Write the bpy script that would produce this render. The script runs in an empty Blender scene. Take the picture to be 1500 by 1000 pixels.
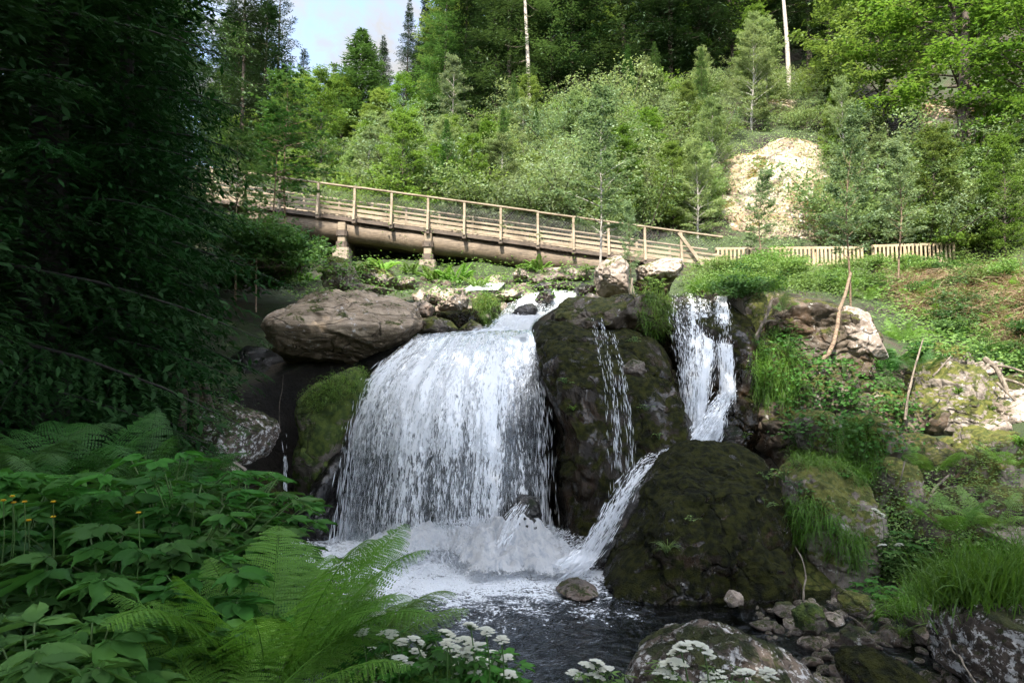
import bpy, bmesh, math, random
import numpy as np
from mathutils import Vector, Matrix, Euler
random.seed(11)
rng = np.random.default_rng(11)
C = bpy.context.scene.collection
scene = bpy.context.scene
PI = math.pi

# ------------------------------------------------------------------ camera maths
PITCH = math.atan(0.05)
CAMZ = 2.3
cp, sp = math.cos(PITCH), math.sin(PITCH)
def P(px, py, d):
    """world point seen at photo pixel (1500x1000) at distance y = d"""
    u = (px - 750) / 1000.0; v = (500 - py) / 1000.0
    y = cp - v * sp; z = sp + v * cp
    return np.array([u / y * d, d, CAMZ + z / y * d])

# ------------------------------------------------------------------ numpy noise
def _h(ix, iy, iz, s):
    h = (ix * 374761393 + iy * 668265263 + iz * 1440670441 + s * 1446653) & 0xffffffff
    h = ((h ^ (h >> 13)) * 1274126177) & 0xffffffff
    h = h ^ (h >> 16)
    return (h & 0xffffff) / float(0x800000) - 1.0
def vnoise(p, s=0):
    p = np.asarray(p, float)
    i = np.floor(p).astype(np.int64); f = p - i
    u = f * f * f * (f * (f * 6 - 15) + 10)
    r = 0
    for a in (0, 1):
        wx = u[:, 0] if a else 1 - u[:, 0]
        for b in (0, 1):
            wy = u[:, 1] if b else 1 - u[:, 1]
            for c in (0, 1):
                wz = u[:, 2] if c else 1 - u[:, 2]
                r = r + wx * wy * wz * _h(i[:, 0] + a, i[:, 1] + b, i[:, 2] + c, s)
    return r
def fbm(p, oct=4, s=0, gain=.5):
    r = 0; a = 1; t = 0; p = np.asarray(p, float)
    for k in range(oct):
        r = r + a * vnoise(p * (2.03 ** k) + 17.3 * k, s + k); t += a; a *= gain
    return r / t
def sstep(a, b, x):
    t = np.clip((x - a) / (b - a), 0, 1); return t * t * (3 - 2 * t)

# ------------------------------------------------------------------ mesh builder
class MB:
    def __init__(s): s.V = []; s.F = []; s.n = 0; s.R = []; s.M = []
    def add(s, V, F, rnd=0.5, mat=0):
        V = np.asarray(V, float).reshape(-1, 3); F = np.asarray(F, np.int64)
        s.V.append(V); s.F.append(F + s.n); s.n += len(V)
        s.R.append(np.broadcast_to(np.asarray(rnd, float), (len(V),)).copy()); s.M.append(mat)
    def mesh(s, name, mats, smooth=True, uv=None):
        me = bpy.data.meshes.new(name)
        V = np.concatenate(s.V); me.vertices.add(len(V)); me.vertices.foreach_set('co', V.ravel())
        li = np.concatenate([f.ravel() for f in s.F]); me.loops.add(len(li)); me.loops.foreach_set('vertex_index', li.astype(np.int32))
        tot = np.concatenate([np.full(len(f), f.shape[1]) for f in s.F]).astype(np.int32)
        st = np.concatenate([[0], np.cumsum(tot)[:-1]]).astype(np.int32)
        me.polygons.add(len(tot)); me.polygons.foreach_set('loop_start', st); me.polygons.foreach_set('loop_total', tot)
        mi = np.concatenate([np.full(len(f), m) for f, m in zip(s.F, s.M)]).astype(np.int32)
        me.polygons.foreach_set('material_index', mi)
        me.polygons.foreach_set('use_smooth', np.full(len(tot), smooth))
        at = me.attributes.new('rnd', 'FLOAT', 'POINT'); at.data.foreach_set('value', np.concatenate(s.R))
        if uv is not None:
            ul = me.uv_layers.new(name='flow'); ul.data.foreach_set('uv', uv[li].ravel())
        for m in (mats if isinstance(mats, (list, tuple)) else [mats]): me.materials.append(m)
        me.update(calc_edges=True)
        return me
    def build(s, name, mats, parent=None, smooth=True, uv=None):
        o = bpy.data.objects.new(name, s.mesh(name, mats, smooth, uv)); C.objects.link(o)
        if parent: o.parent = parent
        return o
def tag(o, label=None, cat=None, group=None, kind=None):
    if label: o['label'] = label
    if cat: o['category'] = cat
    if group: o['group'] = group
    if kind: o['kind'] = kind
    return o
def empty(name, loc, label=None, cat=None, group=None, rz=0):
    o = bpy.data.objects.new(name, None); C.objects.link(o); o.location = loc; o.rotation_euler = (0, 0, rz)
    o.empty_display_size = .2
    return tag(o, label, cat, group)
def copy_tree(o, parent=None):
    c = o.copy(); C.objects.link(c); c.parent = parent
    for ch in KIDS.get(o.name, [q for q in bpy.data.objects if q.parent == o]): copy_tree(ch, c)
    return c
KIDS = {}
def recenter(o, loc):
    """move the origin of a mesh built in world coordinates"""
    o.data.transform(Matrix.Translation(-Vector(loc))); o.location = loc
    return o
BOXF = np.array([[0,1,3,2],[4,6,7,5],[0,4,5,1],[2,3,7,6],[0,2,6,4],[1,5,7,3]])
def bar(mb, a, b, w, h, up=(0, 0, 1), mat=0, bev=0.12, taper=1.0):
    """squared timber from a to b with chamfered edges"""
    a = np.array(a, float); b = np.array(b, float); t = b - a; L = np.linalg.norm(t); t = t / L
    s = np.cross(t, up); s /= np.linalg.norm(s); n = np.cross(s, t)
    c = min(w, h) * bev
    sec = [(-w/2+c,-h/2),(w/2-c,-h/2),(w/2,-h/2+c),(w/2,h/2-c),(w/2-c,h/2),(-w/2+c,h/2),(-w/2,h/2-c),(-w/2,-h/2+c)]
    V = [a + s*x + n*y for x, y in sec] + [b + (s*x + n*y)*taper for x, y in sec]
    mb.add(V, [[i, (i+1) % 8, 8+(i+1) % 8, 8+i] for i in range(8)], mat=mat)
    mb.add(V[:8], [list(range(8))[::-1]], mat=mat); mb.add(V[8:], [list(range(8))], mat=mat)
def tube(mb, pts, rad, seg=6, mat=0, rnd=.5):
    pts = np.asarray(pts, float); n = len(pts); rad = np.broadcast_to(rad, (n,))
    t = np.gradient(pts, axis=0); t /= np.linalg.norm(t, axis=1)[:, None] + 1e-9
    ref = np.array([0, 0, 1.]) if abs(t[0][2]) < .8 else np.array([1., 0, 0])
    s = np.cross(t, ref); s /= np.linalg.norm(s, axis=1)[:, None] + 1e-9; m = np.cross(s, t)
    a = np.arange(seg) / seg * 2 * PI
    V = pts[:, None] + rad[:, None, None] * (np.cos(a)[None, :, None] * s[:, None] + np.sin(a)[None, :, None] * m[:, None])
    i = np.arange(n - 1)[:, None] * seg; j = np.arange(seg)[None]
    F = np.stack([i + j, i + (j + 1) % seg, i + seg + (j + 1) % seg, i + seg + j], -1).reshape(-1, 4)
    mb.add(V.reshape(-1, 3), F, rnd, mat)
    mb.add(V[-1], [list(range(seg))], rnd, mat); mb.add(V[0], [list(range(seg))[::-1]], rnd, mat)
def norm(v): return v / (np.linalg.norm(v, axis=-1, keepdims=True) + 1e-9)
# leaf templates: x along, y across, z up; faces of one size each
LT = {
 'rhomb': (np.array([[0,0,0],[.45,.5,-.06],[1,0,-.12],[.45,-.5,-.06],[.5,0,.04]]), np.array([[0,4,1],[1,4,2],[2,4,3],[3,4,0]])),
 'quad': (np.array([[0,0,0],[.45,.5,.0],[1,0,-.1],[.45,-.5,.0]]), np.array([[0,3,2,1]])),
 'needle': (np.array([[0,-.5,0],[0,.5,0],[1,.15,-.1],[1,-.15,-.1]]), np.array([[0,1,2,3]])),
 'oval': (np.array([[0,0,0],[.2,.38,.03],[.55,.5,.0],[.85,.28,-.08],[1.05,0,-.16],[.85,-.28,-.08],[.55,-.5,0],[.2,-.38,.03],[.5,0,-.07]]),
          np.array([[8,0,7],[8,1,0],[8,2,1],[8,3,2],[8,4,3],[8,5,4],[8,6,5],[8,7,6]])),
}
def star_leaf(lobes=5, depth=.5, spread=2.3):
    pts = [[0, 0, 0]]
    for k in range(lobes):
        a = (k/(lobes-1) - .5) * 2 * spread; r = 1 - .3*abs(k/(lobes-1) - .5)*2
        pts.append([.35 + .65*r*math.cos(a)*1.0, .75*r*math.sin(a), -.1*r])
        if k < lobes-1:
            a2 = ((k+.5)/(lobes-1) - .5) * 2 * spread; pts.append([.35 + depth*.5*math.cos(a2), depth*.5*math.sin(a2), 0.02])
    n = len(pts); c = n; pts.append([.33, 0, .03])
    F = [[c, i, (i+1) % n] for i in range(n)]
    return np.array(pts), np.array(F)
LT['maple'] = star_leaf()
def serr_leaf(k=5, w=.42):
    """pointed leaflet with toothed margin and folded midrib"""
    V = [[0,0,0]]; top = []; bot = []
    for i in range(k):
        t = (i+.6)/k; h = w*math.sin(PI*min(1, t**.75))**.8
        top += [[t-.05, h, .05], [t+.03, h*.86, .04]]; bot += [[t-.05, -h, .05], [t+.03, -h*.86, .04]]
    V = [[0,0,0]] + top + [[1.12,0,-.1]] + bot[::-1]
    n = len(V); mids = len(V); V += [[.3,0,-.03],[.65,0,-.05]]
    F = []
    for i in range(n):
        j = (i+1) % n; mx = (V[i][0]+V[j][0])/2
        F.append([mids if mx < .45 else mids+1, j, i])
    q = len(top)
    a = next(i for i in range(1, q+1) if V[i][0] >= .45)
    F.append([mids, mids+1, a]); F.append([mids, n-a, mids+1])
    return np.array(V, float), np.array(F)
LT['serr'] = serr_leaf()
def leaves(mb, tmpl, c, D, Nn, L, W, rnd=None, mat=0):
    T, F = LT[tmpl]; c = np.asarray(c, float); n = len(c)
    D = norm(np.asarray(D, float)); S = norm(np.cross(np.broadcast_to(Nn, D.shape), D)); U = np.cross(D, S)
    L = np.broadcast_to(L, (n,))[:, None, None]; W = np.broadcast_to(W, (n,))[:, None, None]
    V = c[:, None] + L*T[None, :, 0:1]*D[:, None] + W*T[None, :, 1:2]*S[:, None] + L*T[None, :, 2:3]*U[:, None]
    if rnd is None: rnd = rng.random(n)
    FF = (np.arange(n)[:, None, None]*len(T) + F[None]).reshape(-1, F.shape[1])
    mb.add(V.reshape(-1, 3), FF, np.repeat(rnd, len(T)), mat)
def rvec(n, s=1.0): return rng.normal(size=(n, 3)) * s

# ------------------------------------------------------------------ node helpers
def nd(nt, typ, props=None, **inp):
    n = nt.nodes.new(typ)
    for k, v in (props or {}).items(): setattr(n, k, v)
    for k, v in inp.items():
        s = n.inputs[int(k[1:])] if k[0] == 'i' and k[1:].isdigit() else n.inputs[k.replace('_', ' ')]
        if isinstance(v, bpy.types.NodeSocket): nt.links.new(v, s)
        else: s.default_value = v
    return n
def mth(nt, op, a, b=0.0, c=0.0, clamp=False):
    return nd(nt, 'ShaderNodeMath', {'operation': op, 'use_clamp': clamp}, i0=a, i1=b, i2=c).outputs[0]
def mixc(nt, f, a, b, blend='MIX'):
    if not isinstance(a, bpy.types.NodeSocket): a = (*a, 1)[:4]
    if not isinstance(b, bpy.types.NodeSocket): b = (*b, 1)[:4]
    return nd(nt, 'ShaderNodeMix', {'data_type': 'RGBA', 'blend_type': blend}, i0=f, i6=a, i7=b).outputs[2]
def mr(nt, v, a, b, c=0.0, d=1.0, smooth=True):
    return nd(nt, 'ShaderNodeMapRange', {'interpolation_type': 'SMOOTHSTEP' if smooth else 'LINEAR'}, i0=v, i1=a, i2=b, i3=c, i4=d).outputs[0]
def noise(nt, vec, scale, detail=4, rough=.55, dist=0.0):
    return nd(nt, 'ShaderNodeTexNoise', None, Vector=vec, Scale=scale, Detail=detail, Roughness=rough, Distortion=dist).outputs[0]
def newmat(name):
    m = bpy.data.materials.new(name); m.use_nodes = True; nt = m.node_tree; nt.nodes.clear()
    out = nd(nt, 'ShaderNodeOutputMaterial'); return m, nt, out
def pbsdf(nt, **k): return nd(nt, 'ShaderNodeBsdfPrincipled', None, **k)

def leafmat(name, dark, light, tr=.35, rough=.5, vary=.25, spec=.35):
    m, nt, out = newmat(name)
    at = nd(nt, 'ShaderNodeAttribute', {'attribute_name': 'rnd'}).outputs['Fac']
    oi = nd(nt, 'ShaderNodeObjectInfo').outputs['Random']
    tc = nd(nt, 'ShaderNodeNewGeometry').outputs['Position']
    nz = noise(nt, tc, 1.1, 2)
    f = mth(nt, 'ADD', mth(nt, 'MULTIPLY', at, .55), mth(nt, 'MULTIPLY', nz, .55), clamp=True)
    col = mixc(nt, f, dark, light)
    hs = nd(nt, 'ShaderNodeHueSaturation', None, Hue=mth(nt, 'ADD', .5, mth(nt, 'MULTIPLY', mth(nt, 'SUBTRACT', oi, .5), vary*.10)),
            Saturation=mr(nt, oi, 0, 1, 1-vary*.4, 1+vary*.2, False), Value=mr(nt, mth(nt, 'FRACT', mth(nt, 'MULTIPLY', oi, 7.3)), 0, 1, 1-vary, 1+vary, False), Color=col).outputs[0]
    b = pbsdf(nt, Base_Color=hs, Roughness=rough); b.inputs['Specular IOR Level'].default_value = spec
    tcol = mixc(nt, .5, hs, mixc(nt, 1.0, hs, (1.35, 1.25, .55), 'MULTIPLY'))
    t = nd(nt, 'ShaderNodeBsdfTranslucent', None, Color=tcol)
    mx = nd(nt, 'ShaderNodeMixShader', None, i0=tr, i1=b.outputs[0], i2=t.outputs[0])
    nt.links.new(mx.outputs[0], out.inputs[0]); return m
def rockmat(name, c1, c2, moss=.3, lichen=.2, rough=.8, mossc=((.035,.05,.008),(.10,.11,.02)), lic=(.5,.48,.44), scale=1.0, bump=.5, streak=0.0, brown=.0, spec=.35):
    m, nt, out = newmat(name)
    tc = nd(nt, 'ShaderNodeTexCoord').outputs['Object']
    oi = nd(nt, 'ShaderNodeObjectInfo').outputs['Random']
    off = nd(nt, 'ShaderNodeCombineXYZ', None, i0=mth(nt, 'MULTIPLY', oi, 37.0), i1=mth(nt, 'MULTIPLY', oi, 11.0), i2=0.0).outputs[0]
    v = nd(nt, 'ShaderNodeVectorMath', {'operation': 'ADD'}, i0=tc, i1=off).outputs[0]
    if streak:
        mp = nd(nt, 'ShaderNodeMapping', None, Vector=v); mp.inputs['Scale'].default_value = (1, 1, 1+streak); mp.inputs['Rotation'].default_value = (.3, .25, 0)
        vs = mp.outputs[0]
    else: vs = v
    big = noise(nt, vs, 1.6*scale, 5, .6, .6)
    mid = noise(nt, vs, 7*scale, 6, .65, .2)
    fine = noise(nt, v, 45*scale, 4, .7)
    col = mixc(nt, mr(nt, big, .32, .68), c1, c2)
    col = mixc(nt, mr(nt, mid, .3, .75, 0, .75), col, mixc(nt, 1.0, col, (.45,.42,.40), 'MULTIPLY'))
    if brown: col = mixc(nt, mth(nt, 'MULTIPLY', mr(nt, noise(nt, v, 2.3*scale, 4), .5, .62), brown), col, (.16,.075,.03))
    col = mixc(nt, mr(nt, fine, .35, .7, 0, .5), col, mixc(nt, 1.0, col, (1.5,1.5,1.5), 'MULTIPLY'))
    if lichen:
        vo = noise(nt, v, 9*scale, 8, .75, .4); vo2 = noise(nt, v, 2.2*scale, 2)
        lf = mth(nt, 'MULTIPLY', mr(nt, vo, *((.57,.61) if lichen < 1.1 else (.52,.56))), mr(nt, vo2, .62-lichen*.35, .68-lichen*.3))
        lf = mth(nt, 'MULTIPLY', lf, mr(nt, mth(nt,'MULTIPLY',fine,1.0), .3, .5, .5, 1))
        col = mixc(nt, lf, col, lic)
    geo = nd(nt, 'ShaderNodeNewGeometry')
    nz = nd(nt, 'ShaderNodeSeparateXYZ', None, i0=geo.outputs['Normal']).outputs[2]
    mn = noise(nt, v, 3.1*scale, 6, .7, .3)
    mf = mth(nt, 'ADD', mth(nt, 'MULTIPLY', nz, .22), mn)
    mf = mr(nt, mf, .78-moss*.5, .86-moss*.48)
    mcol = mixc(nt, mr(nt, noise(nt, v, 12, 3), .35, .65), mossc[0], mossc[1])
    mcol = mixc(nt, mr(nt, noise(nt, v, 160, 2), .35, .65, 0, .6), mcol, mixc(nt, 1.0, mcol, (.35,.35,.3), 'MULTIPLY'))
    if moss > 0: col = mixc(nt, mf, col, mcol)
    wv = nd(nt, 'ShaderNodeVectorMath', {'operation': 'ADD'}, i0=vs, i1=nd(nt, 'ShaderNodeVectorMath', {'operation': 'SCALE'}, i0=nd(nt, 'ShaderNodeTexNoise', None, Vector=v, Scale=2.2*scale, Detail=4.0).outputs[1], Scale=.55).outputs[0]).outputs[0]
    ed = nd(nt, 'ShaderNodeTexVoronoi', {'feature': 'DISTANCE_TO_EDGE'}, Vector=wv, Scale=1.15*scale).outputs[0]
    crack = mth(nt, 'MULTIPLY', mr(nt, ed, .035, .0), mr(nt, big, .40, .52))
    col = mixc(nt, mth(nt, 'MULTIPLY', crack, .75), col, mixc(nt, 1.0, col, (.2,.2,.2), 'MULTIPLY'))
    hgt = mth(nt, 'ADD', mth(nt, 'MULTIPLY', mid, .6), mth(nt, 'MULTIPLY', fine, .22))
    hgt = mth(nt, 'SUBTRACT', hgt, mth(nt, 'MULTIPLY', crack, .9))
    hgt = mth(nt, 'ADD', hgt, mth(nt, 'MULTIPLY', mth(nt, 'MULTIPLY', mf, noise(nt, v, 90, 2)), .8 if moss > 0 else 0.0))
    bp = nd(nt, 'ShaderNodeBump', None, Strength=bump, Distance=.06, Height=hgt).outputs[0]
    rg = mth(nt, 'ADD', rough, mth(nt, 'MULTIPLY', mf, .95-rough)) if moss > 0 else mr(nt, mid, .3, .7, max(.05, rough-.12), min(1, rough+.12), False)
    b = pbsdf(nt, Base_Color=col, Roughness=rg, Normal=bp); b.inputs['Specular IOR Level'].default_value = spec
    if rough < .42:      # wet film in patches
        wet = mth(nt, 'MULTIPLY', mr(nt, noise(nt, vs, 3.4, 5, .65), .50, .58), mth(nt, 'SUBTRACT', 1.0, mf))
        nt.links.new(mth(nt, 'MULTIPLY', rg, mth(nt, 'SUBTRACT', 1.0, mth(nt, 'MULTIPLY', wet, .6))), b.inputs['Roughness'])
        nt.links.new(mth(nt, 'ADD', spec, mth(nt, 'MULTIPLY', wet, .55)), b.inputs['Specular IOR Level'])
    nt.links.new(b.outputs[0], out.inputs[0]); return m
def woodmat(name, c1, c2, along='X', rough=.75, scale=1.0):
    m, nt, out = newmat(name)
    tc = nd(nt, 'ShaderNodeTexCoord').outputs['Object']
    mp = nd(nt, 'ShaderNodeMapping', None, Vector=tc); s = {'X': (1, 9, 9), 'Z': (9, 9, 1)}[along]; mp.inputs['Scale'].default_value = s
    g = noise(nt, mp.outputs[0], 4*scale, 6, .7, .3); big = noise(nt, tc, 1.3, 4, .6)
    col = mixc(nt, mr(nt, g, .3, .7), c1, c2)
    col = mixc(nt, mr(nt, big, .42, .7, 0, .7), col, mixc(nt, 1.0, col, (.45,.42,.36), 'MULTIPLY'))
    bp = nd(nt, 'ShaderNodeBump', None, Strength=.4, Distance=.02, Height=g).outputs[0]
    b = pbsdf(nt, Base_Color=col, Roughness=rough, Normal=bp)
    nt.links.new(b.outputs[0], out.inputs[0]); return m
def barkmat(name, c1, c2, scale=1.0, band=False):
    m, nt, out = newmat(name)
    tc = nd(nt, 'ShaderNodeTexCoord').outputs['Object']
    mp = nd(nt, 'ShaderNodeMapping', None, Vector=tc); mp.inputs['Scale'].default_value = (5, 5, 12) if band else (6, 6, 1.2)
    g = noise(nt, mp.outputs[0], 3*scale, 6, .7, .3)
    col = mixc(nt, mr(nt, g, .38, .62), c1, c2)
    bp = nd(nt, 'ShaderNodeBump', None, Strength=.6, Distance=.03, Height=g).outputs[0]
    b = pbsdf(nt, Base_Color=col, Roughness=.85, Normal=bp)
    nt.links.new(b.outputs[0], out.inputs[0]); return m

M = {}
M['leaf_sun'] = leafmat('leaf_beech_green', (.055,.125,.02), (.19,.29,.055), .5)
M['leaf_shrub'] = leafmat('leaf_shrub_green', (.095,.165,.055), (.28,.36,.17), .45)
M['leaf_silver'] = leafmat('leaf_grey_green', (.09,.16,.08), (.25,.33,.18), .42)
M['leaf_maple'] = leafmat('leaf_maple_green', (.035,.10,.028), (.10,.20,.05), .45)
M['needle_dark'] = leafmat('needle_dark_green', (.010,.028,.010), (.035,.075,.022), .15, .55)
M['needle_mid'] = leafmat('needle_mid_green', (.028,.075,.022), (.09,.18,.045), .3, .5)
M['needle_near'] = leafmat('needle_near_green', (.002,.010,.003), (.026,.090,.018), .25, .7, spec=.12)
M['needle_brown'] = leafmat('needle_brownish', (.03,.028,.015), (.07,.06,.03), .1)
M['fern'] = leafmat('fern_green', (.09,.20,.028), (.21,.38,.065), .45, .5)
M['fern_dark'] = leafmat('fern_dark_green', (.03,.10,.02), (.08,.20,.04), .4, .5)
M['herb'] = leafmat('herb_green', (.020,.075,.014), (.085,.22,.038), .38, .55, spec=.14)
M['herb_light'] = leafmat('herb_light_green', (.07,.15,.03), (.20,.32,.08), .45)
M['grass'] = leafmat('grass_green', (.05,.12,.015), (.16,.29,.04), .45, .45)
M['dry'] = leafmat('dry_straw', (.16,.11,.06), (.38,.28,.16), .2, .8)
M['petal'] = leafmat('petal_white', (.55,.58,.50), (.80,.80,.74), .3, .6, .05)
M['yellow'] = leafmat('petal_yellow', (.6,.38,.01), (.8,.55,.02), .3, .5, .05)
M['stem'] = leafmat('green_stem', (.04,.09,.02), (.09,.15,.04), .1)
M['bark'] = barkmat('bark_brown', (.035,.026,.02), (.10,.075,.055))
M['bark_grey'] = barkmat('bark_grey', (.16,.14,.12), (.40,.37,.33))
M['bark_pale'] = barkmat('bark_pale', (.24,.19,.15), (.55,.50,.44), band=True)
M['bark_warm'] = barkmat('bark_warm', (.10,.065,.04), (.24,.17,.11), band=True)
M['deadwood'] = barkmat('dead_wood', (.07,.055,.04), (.22,.18,.135))
M['wood'] = woodmat('weathered_timber', (.20,.155,.105), (.37,.295,.205))
M['wood_log'] = woodmat('log_timber', (.075,.055,.038), (.22,.165,.11))
M['wood_dark'] = woodmat('dark_timber', (.05,.04,.03), (.14,.10,.075))
M['rock_wet'] = rockmat('rock_wet_dark', (.006,.005,.004), (.020,.015,.011), .28, .0, .33, mossc=((.008,.016,.004),(.022,.034,.008)), brown=.10, spec=.5, bump=.8)
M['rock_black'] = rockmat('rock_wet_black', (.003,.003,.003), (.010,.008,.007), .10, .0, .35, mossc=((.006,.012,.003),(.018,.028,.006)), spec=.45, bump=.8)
M['rock_cliff'] = rockmat('rock_cliff_wet', (.007,.005,.003), (.026,.018,.010), .46, .0, .33, mossc=((.010,.013,.002),(.042,.044,.006)), brown=.08, spec=.17, bump=.8, streak=-.6)
M['rock_wetmoss'] = rockmat('rock_wet_mossy', (.006,.0045,.003), (.022,.016,.009), .58, .06, .30, mossc=((.007,.009,.0015),(.034,.036,.005)), brown=.10, spec=.16, bump=.8)
M['rock_pale'] = rockmat('rock_pale_granite', (.19,.15,.12), (.36,.30,.25), .22, .7, .8, lic=(.62,.60,.56))
M['rock_big'] = rockmat('rock_streaked', (.22,.165,.11), (.40,.31,.22), .15, .35, .65, streak=3.0, lic=(.55,.5,.47), bump=.7)
M['rock_moss'] = rockmat('rock_mossy', (.15,.12,.10), (.30,.26,.22), .55, .5, .8, mossc=((.05,.065,.01),(.14,.14,.03)))
M['rock_mossgreen'] = rockmat('rock_greenmoss', (.10,.085,.07), (.20,.17,.14), .75, .2, .85, mossc=((.03,.055,.01),(.09,.12,.02)))
M['rock_lichen'] = rockmat('rock_lichen_crust', (.06,.045,.035), (.15,.115,.09), .34, 1.3, .8, lic=(.52,.50,.48), mossc=((.02,.028,.006),(.055,.06,.014)), scale=1.6, bump=.8)
M['rock_face'] = rockmat('rock_face_ochre', (.24,.16,.09), (.42,.35,.28), .28, .9, .85, lic=(.55,.50,.44), mossc=((.13,.09,.02),(.20,.15,.04)), scale=.22, bump=1.0)
M['stone'] = rockmat('stream_stone', (.07,.055,.045), (.19,.155,.13), .28, .25, .5, mossc=((.02,.03,.006),(.06,.065,.015)), brown=.25)
# ------------------------------------------------------------------ terrain
def rbf_fit(pts):
    pts = np.array(pts, float); X = pts[:, :2]; z = pts[:, 2]
    K = -np.sqrt(((X[:, None]-X[None])**2).sum(-1) + .3)
    n = len(X); A = np.zeros((n+3, n+3)); A[:n, :n] = K - np.eye(n)*.05
    A[:n, n:] = np.c_[np.ones(n), X]; A[n:, :n] = A[:n, n:].T
    w = np.linalg.solve(A, np.r_[z, 0, 0, 0])
    def f(x, y):
        x = np.asarray(x, float); y = np.asarray(y, float); sh = x.shape
        q = np.c_[x.ravel(), y.ravel()]; r = np.zeros(len(q))
        for i in range(0, len(q), 20000):
            k = -np.sqrt(((q[i:i+20000, None]-X[None])**2).sum(-1) + .3)
            r[i:i+20000] = k @ w[:n] + w[n] + q[i:i+20000] @ w[n+1:]
        return r.reshape(sh)
    return f
hi = rbf_fit([P(*q) for q in [
 (610,500,11.8),(700,500,11.8),(400,540,12.5),(250,560,12),(640,455,15),(830,442,17),(700,424,22),(900,505,13.0),(1020,480,12.7),
 (1050,455,13.8),(1130,422,14.5),(1200,405,20),(1100,398,25),(950,402,24),(620,392,26),(500,388,27),(380,405,22),(320,320,28),
 (150,330,24),(1300,432,19),(1470,435,18),(1450,392,27),(1100,378,28),(1400,388,28),(1050,335,31),(1250,335,31),(900,345,31),(750,335,32),
 (600,330,32),(1060,215,36),(1180,205,36),(1120,128,42),(1000,160,44),(900,185,44),(775,205,45),(668,240,43),(560,265,42),(470,250,58),
 (430,235,75),(1300,210,38),(1450,205,36),(1450,20,55),(1150,20,68),(960,40,72),(775,60,72),(600,190,75),(1230,100,46),(1400,620,11.5),(1290,600,11.5),(1470,560,13)]]
 + [(-25,10,9),(-40,30,18),(-60,60,34),(-32,90,22),(-20,120,30),(35,110,64),(60,100,80),(60,50,50),(40,20,24),(90,120,110),(-100,120,45),(-120,0,50),(120,0,60),(0,170,58),(-35,110,20),(-60,170,36),(-30,75,17),
    (-8,6,2.0),(12,8,4.6),(20,8,9)])
lo = rbf_fit([(0,-3,.7),(0,1.6,.55),(-1.2,2.6,.35),(-3,2.2,.85),(-4,5,.75),(-6,3,1.2),(-7,7,1.5),(-4.5,8.5,.75),(-2.6,8.5,-.1),(-2.2,6,-.3),(-1.5,4.2,-.1),(0,3.4,-.05),
 (0,5.5,-.7),(1,8,-.8),(-1.5,9.5,-.7),(1.2,10,-.5),(2.6,7.2,-.22),(3.0,6.0,-.07),(2.4,4.6,-.10),(5.0,6.9,.12),(4.3,5.6,.0),(3.6,5.2,-.05),(4.2,4.4,.08),(3.9,6.3,.03),(6,7.6,.5),(7.5,8.5,1.2),(7,6,.9),(8,4,1.1),(10,8,3.0),(3.8,2.4,.35),(7,1,.9),
 (12,0,3),(4,9,-.1),(5.2,8.6,.4),(-12,0,3),(-12,6,3.6),(0,-25,4),(-25,-20,10),(25,-20,6),(-3,13,-.5),(2,13,-.5),(6,10.5,.9),(9,12,2.4)])
_cx = np.array([-40,-9,-5.5,-3.6,1,3.0,4.0,5.2,7,10,40.]); _cy = np.array([9,9,10.6,11.4,11.5,11.3,10.2,9.0,8.2,7,6.])
_cw = np.array([6,3,1.2,.9,.8,.8,1.0,2.6,4.5,6,8.])
def ground(x, y):
    x = np.atleast_1d(np.asarray(x, float)); y = np.atleast_1d(np.asarray(y, float))
    wob = .35*vnoise(np.stack([x*.9, y*.9, x*0], -1).reshape(-1, 3), 3).reshape(x.shape)
    c = np.interp(x, _cx, _cy) + wob; w = np.interp(x, _cx, _cw)
    s = sstep(c, c+w, y)
    z = lo(x, y)*(1-s) + hi(x, y)*s
    p = np.stack([x, y, x*0], -1).reshape(-1, 3)
    d = np.hypot(x, y)
    z = z + (fbm(p*.8, 4, 5).reshape(x.shape))*np.clip(d/60, .08, .8)
    return z
def gz(x, y): return float(ground([x], [y])[0])
def GP(px, py, d):           # a spot on the ground under the photo column px at distance d
    q = P(px, py, d); return np.array([q[0], q[1], gz(q[0], q[1])])
def warp(a, b, n, fine):     # coordinates dense near 0
    t = np.linspace(-1, 1, n); s = np.sinh(t*fine)/math.sinh(fine)
    return np.where(s < 0, -a*s, b*s)*1.0
gx = warp(-150, 150, 420, 4.2) + 1.0
ty = np.linspace(0, 1, 460); gy = np.concatenate([np.linspace(-60, -2, 30)[:-1], -2 + 190*(np.sinh(ty*3.3)/math.sinh(3.3))])
GX, GY = np.meshgrid(gx, gy); GZ = ground(GX, GY)
def grid_faces(ny, nx):
    i = np.arange(ny-1)[:, None]*nx; j = np.arange(nx-1)[None]
    return np.stack([i+j, i+j+1, i+nx+j+1, i+nx+j], -1).reshape(-1, 4)
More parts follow.
